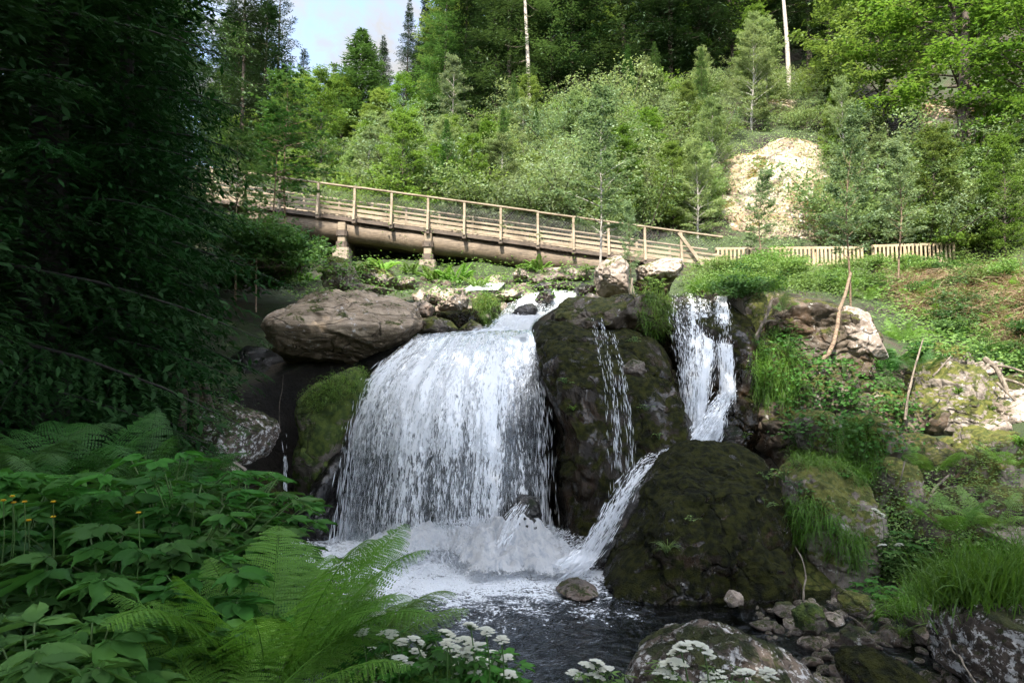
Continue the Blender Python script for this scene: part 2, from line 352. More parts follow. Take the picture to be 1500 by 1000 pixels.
def soilmat():
    m, nt, out = newmat('forest_ground')
    geo = nd(nt, 'ShaderNodeNewGeometry'); v = geo.outputs['Position']
    nz = nd(nt, 'ShaderNodeSeparateXYZ', None, i0=geo.outputs['Normal']).outputs[2]
    col = mixc(nt, mr(nt, noise(nt, v, 1.2, 6, .7), .35, .65), (.022,.017,.011), (.06,.045,.028))
    col = mixc(nt, mr(nt, noise(nt, v, .55, 6, .7), .42, .55), col, mixc(nt, noise(nt, v, 9, 4), (.02,.035,.01), (.05,.075,.02)))
    col = mixc(nt, mr(nt, nz, .78, .55), col, mixc(nt, noise(nt, v, 3, 6), (.006,.005,.004), (.035,.027,.02)))  # steep bare ground; its dark colour also carries the shade of the cave
    h = noise(nt, v, 5, 8, .7)
    bp = nd(nt, 'ShaderNodeBump', None, Strength=.8, Distance=.15, Height=h).outputs[0]
    b = pbsdf(nt, Base_Color=col, Roughness=.9, Normal=bp); nt.links.new(b.outputs[0], out.inputs[0]); return m
mb = MB(); mb.add(np.stack([GX, GY, GZ], -1), grid_faces(*GX.shape))
tag(mb.build('hillside_ground', soilmat()), kind='structure')

# ------------------------------------------------------------------ rocks
_ico = {}
def ico(sub):
    if sub not in _ico:
        bm = bmesh.new(); bmesh.ops.create_icosphere(bm, subdivisions=sub, radius=1); bm.verts.ensure_lookup_table()
        _ico[sub] = (np.array([v.co[:] for v in bm.verts]), np.array([[v.index for v in f.verts] for f in bm.faces])); bm.free()
    return _ico[sub]
def rock_shape(V, size, seed, cuts=14, cutk=.8, amp=1.0, sharp=1.0):
    r = np.random.default_rng(seed)
    N = V.copy()
    sc = np.array(size)
    Q = V*1.0
    for k in range(cuts):
        n = norm(r.normal(size=3)); h = r.uniform(.66, .92)
        d = Q @ n - h; Q = Q - n*(np.maximum(0, d)*cutk)[:, None]
    Q = Q*sc; R = float(np.mean(sc))
    f = fbm(Q*1.1/R + seed*3.1, 3, seed)*.16 + fbm(Q*4.2/R + seed, 4, seed+9)*.055
    rg = 1-np.abs(fbm(Q*1.7/R + seed*1.7, 3, seed+4))*5; f = f - np.maximum(0, rg)*.035*sharp
    g = fbm(Q*11/R+3, 3, seed+21)*.014
    return Q + norm(N*sc)*((f*amp+g)*R)[:, None]
def rock(name, label, outline, d, T, mat, sub=6, seed=1, lean=0.0, lean2=0.0, under=None, cuts=10, cutk=.8, amp=.8, group=None, cat='boulder', inflate=1.03, sq=.8, sharp=1.0, lump=.7):
    """a boulder whose silhouette follows an outline; T is its half depth in metres"""
    pts = np.array([P(x, y, d) for x, y in outline])[:, [0, 2]]
    c = (pts.min(0)+pts.max(0))/2
    n = len(pts)
    cl = np.concatenate([pts, pts[:1]]); fine = []
    for i in range(n):
        for t in np.linspace(0, 1, 24, endpoint=False): fine.append(cl[i]*(1-t)+cl[i+1]*t)
    fine = np.array(fine) - c; th = np.arctan2(fine[:, 1], fine[:, 0]); rr = np.hypot(fine[:, 0], fine[:, 1])
    bins = np.linspace(-PI, PI, 121); rad = np.zeros(120); 
    for i in range(120):
        q = (th >= bins[i]) & (th < bins[i+1]); rad[i] = rr[q].max() if q.any() else np.nan
    ok = ~np.isnan(rad); ang = (bins[:-1]+bins[1:])/2
    rad = np.interp(ang, np.r_[ang[ok]-2*PI, ang[ok], ang[ok]+2*PI], np.r_[rad[ok], rad[ok], rad[ok]])
    rad = (np.roll(rad, 1)+rad*2+np.roll(rad, -1))/4
    V, F = ico(sub); R = float(rad.mean())
    Q = V.copy(); r = np.random.default_rng(seed)
    for k in range(cuts):
        nn = norm(r.normal(size=3)*np.array([.6, 1.3, .8])); h = r.uniform(.6, .9)
        dd = Q @ nn - h; Q = Q - nn*(np.maximum(0, dd)*cutk)[:, None]
    for k in range(cuts*3):
        nn = norm(r.normal(size=3)); h = r.uniform(.80, .97)
        dd = Q @ nn - h; Q = Q - nn*(np.maximum(0, dd)*.93)[:, None]
    rho = np.hypot(Q[:, 0], Q[:, 2]); a = np.arctan2(Q[:, 2], Q[:, 0])
    k = np.interp(a, np.r_[ang[-1]-2*PI, ang, ang[0]+2*PI], np.r_[rad[-1], rad, rad[0]])
    rho2 = np.clip(rho, 0, 1)**sq
    X = rho2*k*np.cos(a)*inflate; Z = rho2*k*np.sin(a)*inflate; Y = np.sign(Q[:, 1])*np.abs(Q[:, 1])**.9*T
    W = np.stack([X, Y + lean*Z + lean2*np.maximum(0, Z)**2, Z], -1)
    if under is not None: W[:, 1] = Y + lean*np.maximum(0, Z) + lean2*np.maximum(0, Z)**2 + under*np.minimum(0, Z)**2
    N = norm(np.stack([V[:, 0]/R, V[:, 1]/T, V[:, 2]/R], -1))
    S = R
    S0 = min(S, .9)
    f = fbm(W*1.2/S + seed*3.1, 3, seed)*.15
    g = fbm(W*3.4/S0 + seed, 5, seed+9, .6)*.085*lump
    rg = 1-np.abs(fbm(W*np.array([1.3,1.3,2.0])/S0 + seed*1.7, 3, seed+4))*7; g = g - np.maximum(0, rg)*.06*sharp
    rg = 1-np.abs(fbm(W*np.array([3.3,3.3,4.6])/S0 + seed*2.7, 3, seed+5))*6; g = g - np.maximum(0, rg)*.022*sharp
    tz = W[:, 2]/S0*3.0+fbm(W*1.5/S0, 2, seed+6)*1.6+W[:, 0]/S0*.5; g = g + (np.abs((tz % 1)-.5)-.25)*.05*sharp
    g = g + fbm(W*16/S0+3, 3, seed+21, .6)*.018
    g = g*S0/S
    W = W + N*((f*amp+g)*S)[:, None]
    m = MB(); m.add(W, F)
    o = m.build(name, mat); o.location = (c[0], d, c[1])
    return tag(o, label, cat, group)
def simplemat(name, c1, c2, scale=6, rough=.85, bump=.4, metal=0):
    m, nt, out = newmat(name); tc = nd(nt, 'ShaderNodeTexCoord').outputs['Object']
    n = noise(nt, tc, scale, 6, .65); col = mixc(nt, mr(nt, n, .3, .7), c1, c2)
    b = pbsdf(nt, Base_Color=col, Roughness=rough, Metallic=metal, Normal=nd(nt, 'ShaderNodeBump', None, Strength=bump, Distance=.02, Height=n).outputs[0])
    nt.links.new(b.outputs[0], out.inputs[0]); return m
M['concrete'] = simplemat('stained_concrete', (.14,.11,.08), (.34,.28,.21))
M['wire'] = simplemat('wire', (.10,.10,.09), (.2,.2,.18), metal=.6, rough=.5)
M['fence_wood'] = woodmat('fence_timber', (.30,.22,.13), (.50,.40,.26), 'Z')
M['bark_moss'] = rockmat('bark_mossy', (.09,.055,.035), (.20,.14,.09), .42, .2, .85, mossc=((.03,.05,.008),(.10,.12,.02)), streak=-.7, scale=3, bump=1.0)
M['rock_brown'] = rockmat('rock_brown_damp', (.05,.038,.028), (.14,.11,.08), .45, .2, .5, mossc=((.03,.04,.006),(.10,.10,.02)), brown=.2, bump=.7)
M['bark_dark'] = barkmat('bark_dark', (.006,.005,.004), (.02,.015,.011))
R_ = rock
# big dark cliff rocks of the falls
R_('cliff_rock', 'dark wet domed cliff rock between the broad waterfall and the right-hand one', [(782,478),(796,452),(830,440),(880,440),(935,436),(975,470),(1000,520),(1010,600),(1020,680),(1000,800),(960,850),(800,850),(808,760),(806,640),(792,540)], 10.5, 1.5, M['rock_cliff'], 7, 3, lean=.25, lean2=.30, sq=.68, amp=.8, cuts=16, lump=.30, cat='rock')
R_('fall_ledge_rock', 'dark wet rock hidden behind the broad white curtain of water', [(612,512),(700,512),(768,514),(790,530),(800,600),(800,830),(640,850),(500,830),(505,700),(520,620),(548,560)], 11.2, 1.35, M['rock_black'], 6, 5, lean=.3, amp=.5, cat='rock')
R_('right_fall_rock', 'dark streaming rock under the right-hand waterfall', [(965,470),(985,428),(1020,424),(1060,432),(1090,445),(1110,520),(1120,620),(1110,700),(1000,720),(985,600)], 11.9, 1.5, M['rock_cliff'], 7, 8, lean=.30, amp=.5, lump=.4, cat='rock')
R_('plunge_rock', 'small dark rock at the foot of the broad waterfall washed over with water', [(722,800),(735,760),(765,728),(790,735),(803,780),(812,830),(740,840)], 9.0, .45, M['rock_black'], 5, 9, lean=.3)
R_('pool_dome_rock', 'large dark mossy dome rock rising from the pool below the right-hand waterfall', [(858,880),(872,842),(912,775),(945,718),(990,676),(1050,655),(1110,652),(1140,680),(1152,760),(1162,850),(1150,895),(1060,905),(960,905),(880,900)], 8.1, 1.1, M['rock_wetmoss'], 7, 12, lean=.65, lean2=.1, under=-.75, sq=.72, amp=.95, cuts=14, sharp=.8, lump=.35)
R_('pool_dome_rock', 'dark wedge of wet rock beside the chute left of the mossy dome rock', [(853,838),(880,790),(930,712),(950,690),(960,740),(940,800),(900,850)], 8.5, .5, M['rock_wet'], 6, 13, lean=.2)
R_('dark_rock', 'dark mossy bulge of rock at the foot of the dome rock by the stony shore', [(1040,860),(1060,800),(1100,770),(1145,800),(1165,850),(1150,900),(1050,902)], 7.5, .7, M['rock_wetmoss'], 6, 14, lean=.2)
R_('cliff_rock', 'mossy brown slab sloping back across the top of the dark cliff rock', [(785,470),(830,436),(880,428),(950,430),(985,446),(1005,485),(960,500),(880,492),(800,500)], 12.6, 1.6, M['rock_brown'], 7, 4, lean=.6, amp=.8, lump=.4, cuts=12, cat='rock')
# big pale overhanging boulder at left
R_('overhanging_boulder', 'huge smooth pale boulder overhanging the dark cave left of the waterfall', [(385,470),(410,445),(440,423),(475,420),(530,424),(580,434),(612,450),(630,478),(600,505),(560,520),(520,540),(440,545),(395,525)], 12.2, 1.5, M['rock_big'], 7, 21, lean=.9, under=1.6, amp=.6, cuts=13, cutk=.95, sq=.72, sharp=.7, lump=.6)
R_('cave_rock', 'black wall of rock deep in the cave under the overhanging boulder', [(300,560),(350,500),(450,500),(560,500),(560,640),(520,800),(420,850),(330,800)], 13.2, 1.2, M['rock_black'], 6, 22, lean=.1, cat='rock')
R_('mossy_shelf', 'grassy moss-topped rock shelf at the left edge of the waterfall', [(437,585),(460,568),(495,548),(530,540),(545,580),(520,640),(500,700),(480,780),(440,800),(430,700),(440,640)], 10.6, .8, M['rock_mossgreen'], 6, 23, lean=.1, cat='rock')
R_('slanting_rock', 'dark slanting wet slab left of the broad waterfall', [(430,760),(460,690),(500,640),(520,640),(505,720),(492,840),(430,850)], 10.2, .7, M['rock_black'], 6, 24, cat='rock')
R_('striped_rock', 'pale rock with dark moss stripes beneath the left conifer branches', [(296,582),(330,590),(370,608),(403,625),(400,655),(385,680),(330,690),(300,670),(290,620)], 9.0, .7, M['rock_lichen'], 6, 25, lean=.2, cat='rock')
R_('left_bank_rock', 'dark mossy rock bank below the striped pale rock', [(290,680),(340,680),(410,690),(430,760),(430,850),(300,850),(280,760)], 9.4, .8, M['rock_wetmoss'], 6, 26, cat='rock')
R_('left_bank_rock', 'small pale stone with moss on the left bank under the striped rock', [(322,678),(345,674),(362,688),(355,702),(330,705)], 8.5, .2, M['rock_pale'], 5, 27)
R_('left_bank_rock', 'rounded ochre stone low on the left bank above the fern leaves', [(306,720),(325,710),(340,722),(345,750),(320,762),(305,745)], 8.3, .25, M['stone'], 5, 28)
# rocks above the left boulder and round the upper stream
for i, (lab, out, d, T, mt, sd) in enumerate([
 ('grey blocky boulder resting behind the huge overhanging boulder', [(470,410),(480,396),(505,390),(522,393),(526,410),(515,425),(480,428)], 15.5, .6, 'rock_pale', 31),
 ('low brown stone wedged behind the overhanging boulder', [(505,418),(525,413),(550,420),(580,425),(560,434),(510,434)], 14.6, .5, 'stone', 32),
 ('mossy dark boulder right of the grey blocky boulder', [(525,400),(545,388),(570,395),(590,412),(575,424),(535,424)], 16.5, .7, 'rock_moss', 33),
 ('mossy boulder at the foot of the left bridge pier', [(474,390),(488,376),(508,378),(514,392),(500,402),(478,402)], 20, .7, 'rock_moss', 34),
 ('pinkish rounded stone in the row left of the cascade', [(602,430),(618,420),(632,432),(630,450),(612,452)], 14.5, .4, 'rock_pale', 35),
 ('flat pale stone leaning in the row left of the cascade', [(618,428),(640,418),(655,432),(650,446),(630,446)], 15.0, .4, 'rock_pale', 36),
 ('grey stone with a lichen cap below the flat pale stone', [(604,445),(622,438),(636,450),(634,468),(610,468)], 13.8, .35, 'stone', 37),
 ('pale lichened boulder with a notch left of the cascade', [(641,430),(655,421),(680,422),(692,438),(686,452),(660,462),(643,452)], 14.5, .5, 'rock_pale', 38),
 ('yellow mossy stone at the top edge of the waterfall beside the overhanging boulder', [(612,470),(635,462),(660,470),(674,484),(650,492),(615,490)], 12.6, .45, 'rock_moss', 39),
 ('brown pointed stone at the top edge of the waterfall', [(672,484),(690,466),(706,476),(712,488),(700,494),(680,494)], 12.5, .3, 'rock_moss', 40),
 ('dark hollow boulder under the lichened boulder', [(640,460),(670,455),(700,452),(715,468),(700,486),(660,486)], 13.8, .5, 'rock_wetmoss', 41),
 ('grass-capped rock on the left side of the cascade', [(690,436),(715,428),(735,440),(730,462),(710,478),(692,462)], 14.8, .5, 'rock_mossgreen', 42),
 ('flat pale brown slab by the cascade below the bridge', [(725,434),(750,424),(768,426),(762,438),(735,444)], 16.5, .5, 'rock_pale', 43),
 ('black wet stone sitting in the cascade', [(748,462),(760,447),(780,444),(792,455),(785,468),(755,470)], 14.2, .4, 'rock_wet', 44),
 ('smaller black wet stone above the one in the cascade', [(783,440),(790,426),(808,424),(814,436),(806,448),(788,450)], 15.6, .4, 'rock_wet', 45),
 ('black flat stone at the top of the cascade', [(779,422),(795,413),(840,414),(845,424),(790,428)], 18, .5, 'rock_wet', 46),
 ('dark stone right of the cascade top', [(840,425),(852,414),(872,420),(872,434),(848,438)], 16, .4, 'rock_wet', 47),
 ('brown lichened stone below the split pale boulders', [(846,440),(862,429),(882,436),(882,447),(850,448)], 14, .35, 'stone', 48),
 ('tall pale lichened boulder at the right end of the bridge girder', [(871,395),(888,378),(908,375),(922,390),(926,415),(918,440),(882,438),(872,415)], 15.5, .8, 'rock_pale', 49),
 ('broad pale boulder with an undercut right of the tall one', [(932,393),(965,380),(995,376),(1000,392),(990,412),(960,418),(935,412)], 15.8, .8, 'rock_pale', 50),
 ('shadowy boulder under the broad pale boulder', [(925,412),(960,415),(985,415),(975,440),(935,442)], 15.5, .6, 'rock_wetmoss', 51),
 ('small boulder on the slope beneath the middle of the bridge', [(748,402),(760,390),(772,396),(775,408),(752,410)], 23, .4, 'rock_pale', 52),
 ('low brown boulder beneath the bridge near the cascade', [(775,408),(800,398),(830,404),(850,412),(780,416)], 22, .6, 'stone', 53),
 ('mossy boulder at the left end of the bridge among bushes', [(415,362),(428,345),(437,360),(440,380),(420,384)], 22, .5, 'rock_moss', 54),
 ('pale stone among the greenery beside the far pool', [(575,415),(600,405),(615,412),(610,424),(580,424)], 17, .5, 'rock_pale', 55),
 ('dry stone on the far bank under the bridge', [(838,402),(850,394),(866,398),(866,410),(842,412)], 22, .5, 'rock_pale', 56),
 # right fall crown rocks and right bank
 ('brown moss-covered hump between the two streams of the right-hand waterfall', [(1018,424),(1040,430),(1052,440),(1050,450),(1036,448),(1020,436)], 12.0, .5, 'rock_moss', 60),
 ('pale mossy rock on the right side of the right-hand waterfall', [(1065,428),(1090,420),(1118,424),(1122,450),(1105,480),(1085,520),(1078,470)], 11.8, .8, 'rock_moss', 61),
 ('dark mossy crag above the grass-hung ledge on the right bank', [(1115,430),(1145,418),(1200,424),(1250,450),(1270,500),(1250,560),(1180,580),(1120,560),(1105,500)], 12.6, 1.3, 'rock_brown', 62),
 ('tall grey leaning boulder behind the curved thin trunk', [(1213,500),(1222,460),(1240,448),(1262,458),(1282,495),(1290,525),(1262,528),(1225,525)], 12.0, .6, 'rock_pale', 63),
 ('mossy bank of rock under the hanging grass beside the right-hand waterfall', [(1085,600),(1090,520),(1120,480),(1150,520),(1170,600),(1260,640),(1270,700),(1200,720),(1120,700),(1100,660)], 11.0, 1.0, 'rock_brown', 64),
 ('pale flat-topped stone protruding from the moss below the leafy bank', [(1165,610),(1190,598),(1225,606),(1235,640),(1220,670),(1180,660)], 9.6, .6, 'rock_moss', 65),
 ('rounded brown mossy rock beside the pale flat-topped stone', [(1230,640),(1245,612),(1275,606),(1310,630),(1325,655),(1300,680),(1250,690)], 9.6, .6, 'rock_moss', 66),
 ('large rounded boulder with a long grass skirt on the right shore', [(1145,740),(1150,695),(1180,678),(1230,682),(1275,702),(1292,740),(1285,800),(1260,860),(1180,862),(1155,830)], 8.2, .85, 'rock_moss', 67),
 ('cracked boulder with a white root across it right of the grass-skirted boulder', [(1282,700),(1290,675),(1320,668),(1342,680),(1345,712),(1330,750),(1300,770),(1285,740)], 8.8, .5, 'rock_moss', 68),
 ('shadowed stone below the cracked boulder', [(1285,760),(1310,745),(1345,760),(1340,800),(1300,810)], 8.6, .4, 'rock_wetmoss', 69),
 ('big sunlit mossy boulder under the dead branches on the right', [(1340,590),(1352,535),(1385,520),(1440,545),(1475,590),(1480,640),(1430,660),(1370,650),(1345,620)], 11.0, .9, 'rock_moss', 70),
 ('pale boulder at the top of the sunlit rock pile', [(1352,510),(1380,500),(1415,508),(1420,535),(1380,545),(1355,530)], 12.6, .5, 'rock_moss', 71),
 ('huge mossy slope of rock at the right edge above the tall grass', [(1350,790),(1360,740),(1395,690),(1410,640),(1460,610),(1530,620),(1560,700),(1550,790),(1450,800)], 9.6, 1.0, 'rock_moss', 72),
 ('angular pale stone on the right edge beside dead roots', [(1455,590),(1480,570),(1520,575),(1525,620),(1480,640),(1458,620)], 10.4, .5, 'rock_pale', 73),
 ('flat pale stone in the shaded hollow under dead roots', [(1408,548),(1440,528),(1462,530),(1460,546),(1420,556)], 11.8, .4, 'rock_pale', 74),
 ('pale stone block half sunk in tall grass at the right edge', [(1440,775),(1465,768),(1510,775),(1512,800),(1450,800)], 7.6, .3, 'rock_pale', 75),
 ('dark shaded rock behind the tall leafy herb on the right shore', [(1235,800),(1280,770),(1340,790),(1360,850),(1300,880),(1245,870)], 8.0, .5, 'rock_wetmoss', 76),
 ('large lichen-crusted boulder in the front right corner', [(1388,950),(1398,915),(1425,880),(1460,868),(1530,870),(1560,940),(1550,1040),(1440,1030),(1400,1000)], 4.9, .7, 'rock_lichen', 77),
 ('broad lichen-crusted boulder at the bottom edge in front of the pool', [(905,1040),(930,975),(985,940),(1040,918),(1085,920),(1135,945),(1185,980),(1250,1040),(1260,1100),(900,1100)], 3.4, .55, 'rock_lichen', 78),
 ('low mossy rock lying in the shallows at the bottom right', [(1235,985),(1250,962),(1290,955),(1330,975),(1365,1005),(1340,1030),(1250,1015)], 4.6, .35, 'rock_wetmoss', 79),
 ('small red-brown rock just under water at the foot of the chute', [(815,862),(835,850),(862,852),(880,866),(860,874),(825,872)], 7.4, .3, 'stone', 80),
 ('brown flat stone lying on the shore behind the grass tuft', [(1325,905),(1350,893),(1400,905),(1405,920),(1370,925),(1330,918)], 6.0, .3, 'stone', 81),
 ('square yellow-mossed stone in the stony shallows', [(1230,880),(1240,869),(1270,872),(1276,885),(1265,896),(1235,895)], 6.4, .2, 'rock_moss', 82),
 ('pale square stone in the stony shallows left of the twig', [(1203,902),(1218,896),(1232,900),(1234,910),(1215,915)], 6.2, .12, 'rock_pale', 83),
 ('grey-blue stone at the right base of the dome rock', [(1133,898),(1145,885),(1165,886),(1172,898),(1160,906)], 6.6, .2, 'stone', 84),
 ('pale square stone at the water foot of the dome rock', [(1062,878),(1072,866),(1087,870),(1088,884),(1068,888)], 6.7, .15, 'rock_pale', 85),
 ('rounded grey stone half sunk in the shallows', [(1232,928),(1250,918),(1275,926),(1278,942),(1240,944)], 5.6, .2, 'stone', 86),
 ('smooth wide stone by the stick on the shore', [(1345,930),(1360,922),(1380,926),(1382,940),(1350,942)], 5.6, .18, 'stone', 87),
 ('moss-streaked stone standing in the shallows near the driftwood root', [(1165,900),(1182,880),(1205,890),(1210,915),(1190,925),(1168,920)], 6.1, .2, 'rock_mossgreen', 88),
 ('smooth dark hump of rock between the two right-hand water streams', [(1045,640),(1060,622),(1085,626),(1092,650),(1080,672),(1050,670)], 10.4, .35, 'rock_wet', 89),
 ('brown stone splashed by the foot of the right-hand waterfall', [(972,668),(985,656),(998,660),(1000,672),(980,678)], 9.6, .15, 'stone', 90),
 ('smooth grey stone set in the face of the cliff rock', [(912,538),(925,526),(942,528),(948,545),(935,553),(915,548)], 9.55, .25, 'stone', 91)]):
    px = np.array(out); big = (np.ptp(px[:, 0])*d) > 1000
    R_('boulder', lab, out, d, T, M[mt], 7 if big else 6, sd, lean=.15, amp=.9, cuts=9, sq=.75, group='boulders and stones around the falls')
# loose stones of the shallows and the upper stream bed
stone_meshes = []
for k in range(6):
    V, F = ico(4); m = MB(); m.add(rock_shape(V, (1, .8, .62), 50+k, 12), F); stone_meshes.append(m.mesh('stone', [M['stone'] if k % 3 else M['rock_pale']]))
def put_stone(x, y, z, s, k, name, label, group, cat='stone'):
    o = bpy.data.objects.new(name, stone_meshes[k % 6]); C.objects.link(o)
    o.location = (x, y, z + s*.15); o.rotation_euler = (random.uniform(-.4,.4), random.uniform(-.4,.4), random.uniform(0, 6.3))
    o.scale = (s*random.uniform(.8,1.25), s, s*random.uniform(.7,1.05)); tag(o, label, cat, group); return o
rs = np.random.default_rng(5); n = 0
while n < 270:
    px = rs.uniform(1110, 1420); py = rs.uniform(868, 1000); d = 2.3/max(.05, (py-550)/1000)*rs.uniform(.97, 1.03)
    if py > 930 and px < 1190: continue
    q = P(px, py, d); z = gz(q[0], q[1]); s = min(.17, .028+rs.exponential(.042))
    put_stone(q[0], q[1], max(z, -.1) if n % 4 == 0 else max(z, 0.0), s, n, 'shore_stone', 'small stone lying loose in the stony shallows on the right shore', 'loose stones of the right shore'); n += 1
for k in range(70):
    px = rs.uniform(540, 900); d = rs.uniform(13.5, 25); q = P(px, 440, d); z = gz(q[0], q[1])
    put_stone(q[0], q[1], z, rs.uniform(.12, .34), k, 'stream_stone', 'stone lying among plants along the upper stream under the bridge', 'stones of the upper stream bed')
for k in range(46):
    px = rs.uniform(1150, 1500); d = rs.uniform(8.5, 13.5); q = P(px, 640, d); z = gz(q[0], q[1])
    put_stone(q[0], q[1], z, rs.uniform(.1, .35), k+1, 'bank_stone', 'stone half hidden in the plants of the steep right bank', 'stones of the right bank')
moss_meshes = []
for k in range(5):
    V, F = ico(5); m = MB(); m.add(rock_shape(V, (1, .8, .7), 90+k, 16), F); moss_meshes.append(m.mesh('boulder', [M['rock_moss'] if k % 2 else M['rock_brown']]))
for k in range(34):
    px = rs.uniform(1150, 1510); d = rs.uniform(7.9, 12.5); q = P(px, 640, d); z = gz(q[0], q[1]); s = rs.uniform(.28, .65)
    o = bpy.data.objects.new('bank_boulder', moss_meshes[k % 5]); C.objects.link(o); o.location = (q[0], d, z+s*.1); o.scale = (s*rs.uniform(.9, 1.4), s, s*rs.uniform(.7, 1.0))
    o.rotation_euler = (rs.uniform(-.4, .4), rs.uniform(-.4, .4), rs.uniform(0, 6.3)); tag(o, 'mossy tan boulder bedded in the steep right bank', 'boulder', 'boulders bedded in the right bank')
# sunlit rock face on the far hillside
R_('rock_face', 'bright sunlit ochre and white rock face on the hillside behind the fence', [(1055,350),(1048,290),(1058,240),(1075,215),(1115,200),(1165,180),(1210,205),(1245,270),(1260,350),(1200,385),(1080,378)], 34, 2.3, M['rock_face'], 7, 95, inflate=1.16, lean=.9, amp=.8, cuts=12, sharp=2, cat='rock face', sq=.7)
R_('rock_face', 'small ochre outcrop just left of the bright rock face', [(940,350),(960,335),(1000,325),(1045,335),(1060,365),(1000,372),(950,368)], 32, 1.5, M['rock_face'], 6, 96, lean=.6, amp=.5, cat='rock face')
R_('rock_face', 'upper pale outcrop among the light shrubs of the sunny slope', [(1075,175),(1090,150),(1130,140),(1165,150),(1150,180),(1100,190)], 40, 2.0, M['rock_face'], 6, 97, lean=.8, amp=.5, cat='rock face')
R_('rock_face', 'rocky outcrop under the big beech tree on the right', [(1340,190),(1360,140),(1400,130),(1450,160),(1500,190),(1500,230),(1380,225)], 33, 1.5, M['rock_face'], 6, 98, lean=.8, amp=.6, cat='rock face')
# ------------------------------------------------------------------ bridge
A = P(318, 291, 26.6); B = P(1042, 391, 25.4)
bt = (B-A); BL = float(np.linalg.norm(bt)); bt = bt/BL
bs = norm(np.cross(bt, [0, 0, 1.])); bs = bs if bs[1] > 0 else -bs      # towards the far side
bu = np.array([0, 0, 1.])
W2 = 2.3
br = empty('footbridge', A, 'long sloping timber footbridge with railings crossing above the waterfalls', 'bridge')
def BP(s, w, h): return bt*s + bs*w + bu*h      # in the bridge's own frame (origin A)
def bpart(name, mb_, mat, parent=br): return mb_.build(name, mat, parent, smooth=False)
# round log girders
for w, nm in ((.42, 0), (1.15, 1), (1.9, 2)):
    m = MB(); ss = np.linspace(1.2, BL*.80, 40); rad = .40 + .02*np.sin(ss*1.7+nm) + .015*np.sin(ss*5+nm)
    tube(m, [BP(s, w, -.12-.40) for s in ss], rad, 24)
    g = m.build('girder', M['wood_log'] if nm == 0 else M['wood_dark'], br); g.data.name = 'girder'
# deck planks
m = MB(); s = -1.2; k = 0
while s < BL:
    wd = .145; jit = random.uniform(-.03, .03)
    bar(m, BP(s, -.02+jit, -.05+random.uniform(-.004,.004)), BP(s, W2+jit, -.05), wd, .055, up=bu); s += .16
bpart('deck', m, M['wood_dark'])
m = MB()
for h, w, hh in ((.02, -.03, .16),): bar(m, BP(-1.2, w, -.12), BP(BL, w, -.12), .05, .12, up=bu)
bpart('edge_beam', m, M['wood_dark'])
post_px = [313,360,412,468,521,575,628,681,734,788,840,891,944,997,1042]
def s_at(px, w=0.0):      # where the photo column px meets the bridge line
    lo_, hi_ = -2.0, BL+2
    for _ in range(40):
        mid = (lo_+hi_)/2; p = A + BP(mid, w, .5); u = p[0]/(p[1]*cp + (p[2]-CAMZ)*sp)
        if u*1000+750 < px: lo_ = mid
        else: hi_ = mid
    return lo_
sp_ = [s_at(x) for x in post_px]
for side, w in (('near', -.12), ('far', W2+.12)):
    sg = -1 if w < 0 else 1
    for s in sp_[:-1]:
        m = MB(); bar(m, BP(s, w, -.16), BP(s, w+sg*.02, 1.12), .092, .085, up=bs)
        p = bpart('post', m, M['wood'])
        m = MB(); bar(m, BP(s, w-sg*.14, -.20), BP(s, w+sg*.16, -.20), .14, .13, up=bu); bpart('bracket', m, M['wood_dark'], p)
        # slanting strut from bracket to post
        m = MB(); bar(m, BP(s, w+sg*.17, -.14), BP(s, w+sg*.055, .62), .09, .07, up=bs); bpart('strut', m, M['wood'], p)
    segs = [(-2.2, sp_[4]+.25), (sp_[4]-.05, sp_[9]), (sp_[9], BL+.4)]
    for k, (a, b) in enumerate(segs):
        dz = .02*(k % 2)
        m = MB(); bar(m, BP(a, w, 1.155+dz), BP(b, w, 1.155+dz), .145, .058, up=bu); bpart('handrail', m, M['wood'])
    wi = w - sg*.075
    for hh, th in ((.10, .13), (.28, .12), (.46, .07)):
        m = MB(); 
        for a, b in zip([-2.2]+sp_, sp_+[BL+.4]):
            if b-a > .05: bar(m, BP(a+.005, wi, hh), BP(b-.005, wi, hh+random.uniform(-.012,.012)), .035, th, up=bu)
        bpart('side_board', m, M['wood'])
    # wire netting between boards and handrail
    m = MB(); x = -2.0
    while x < BL:
        for sl in (-1, 1):
            a, b = BP(x, wi, .55), BP(x+sl*.5, wi, 1.10); q = norm(np.cross(b-a, bs))*.0035
            m.add([a-q, a+q, b+q, b-q], [[0,1,2,3]])
        x += .11
    bpart('wire_netting', m, M['wire'])
m = MB(); s0, s1 = s_at(993), s_at(1027)
bar(m, BP(s0, -.2, 1.08), BP(s1, -.2, .0), .12, .06, up=bs); bpart('brace', m, M['wood'])
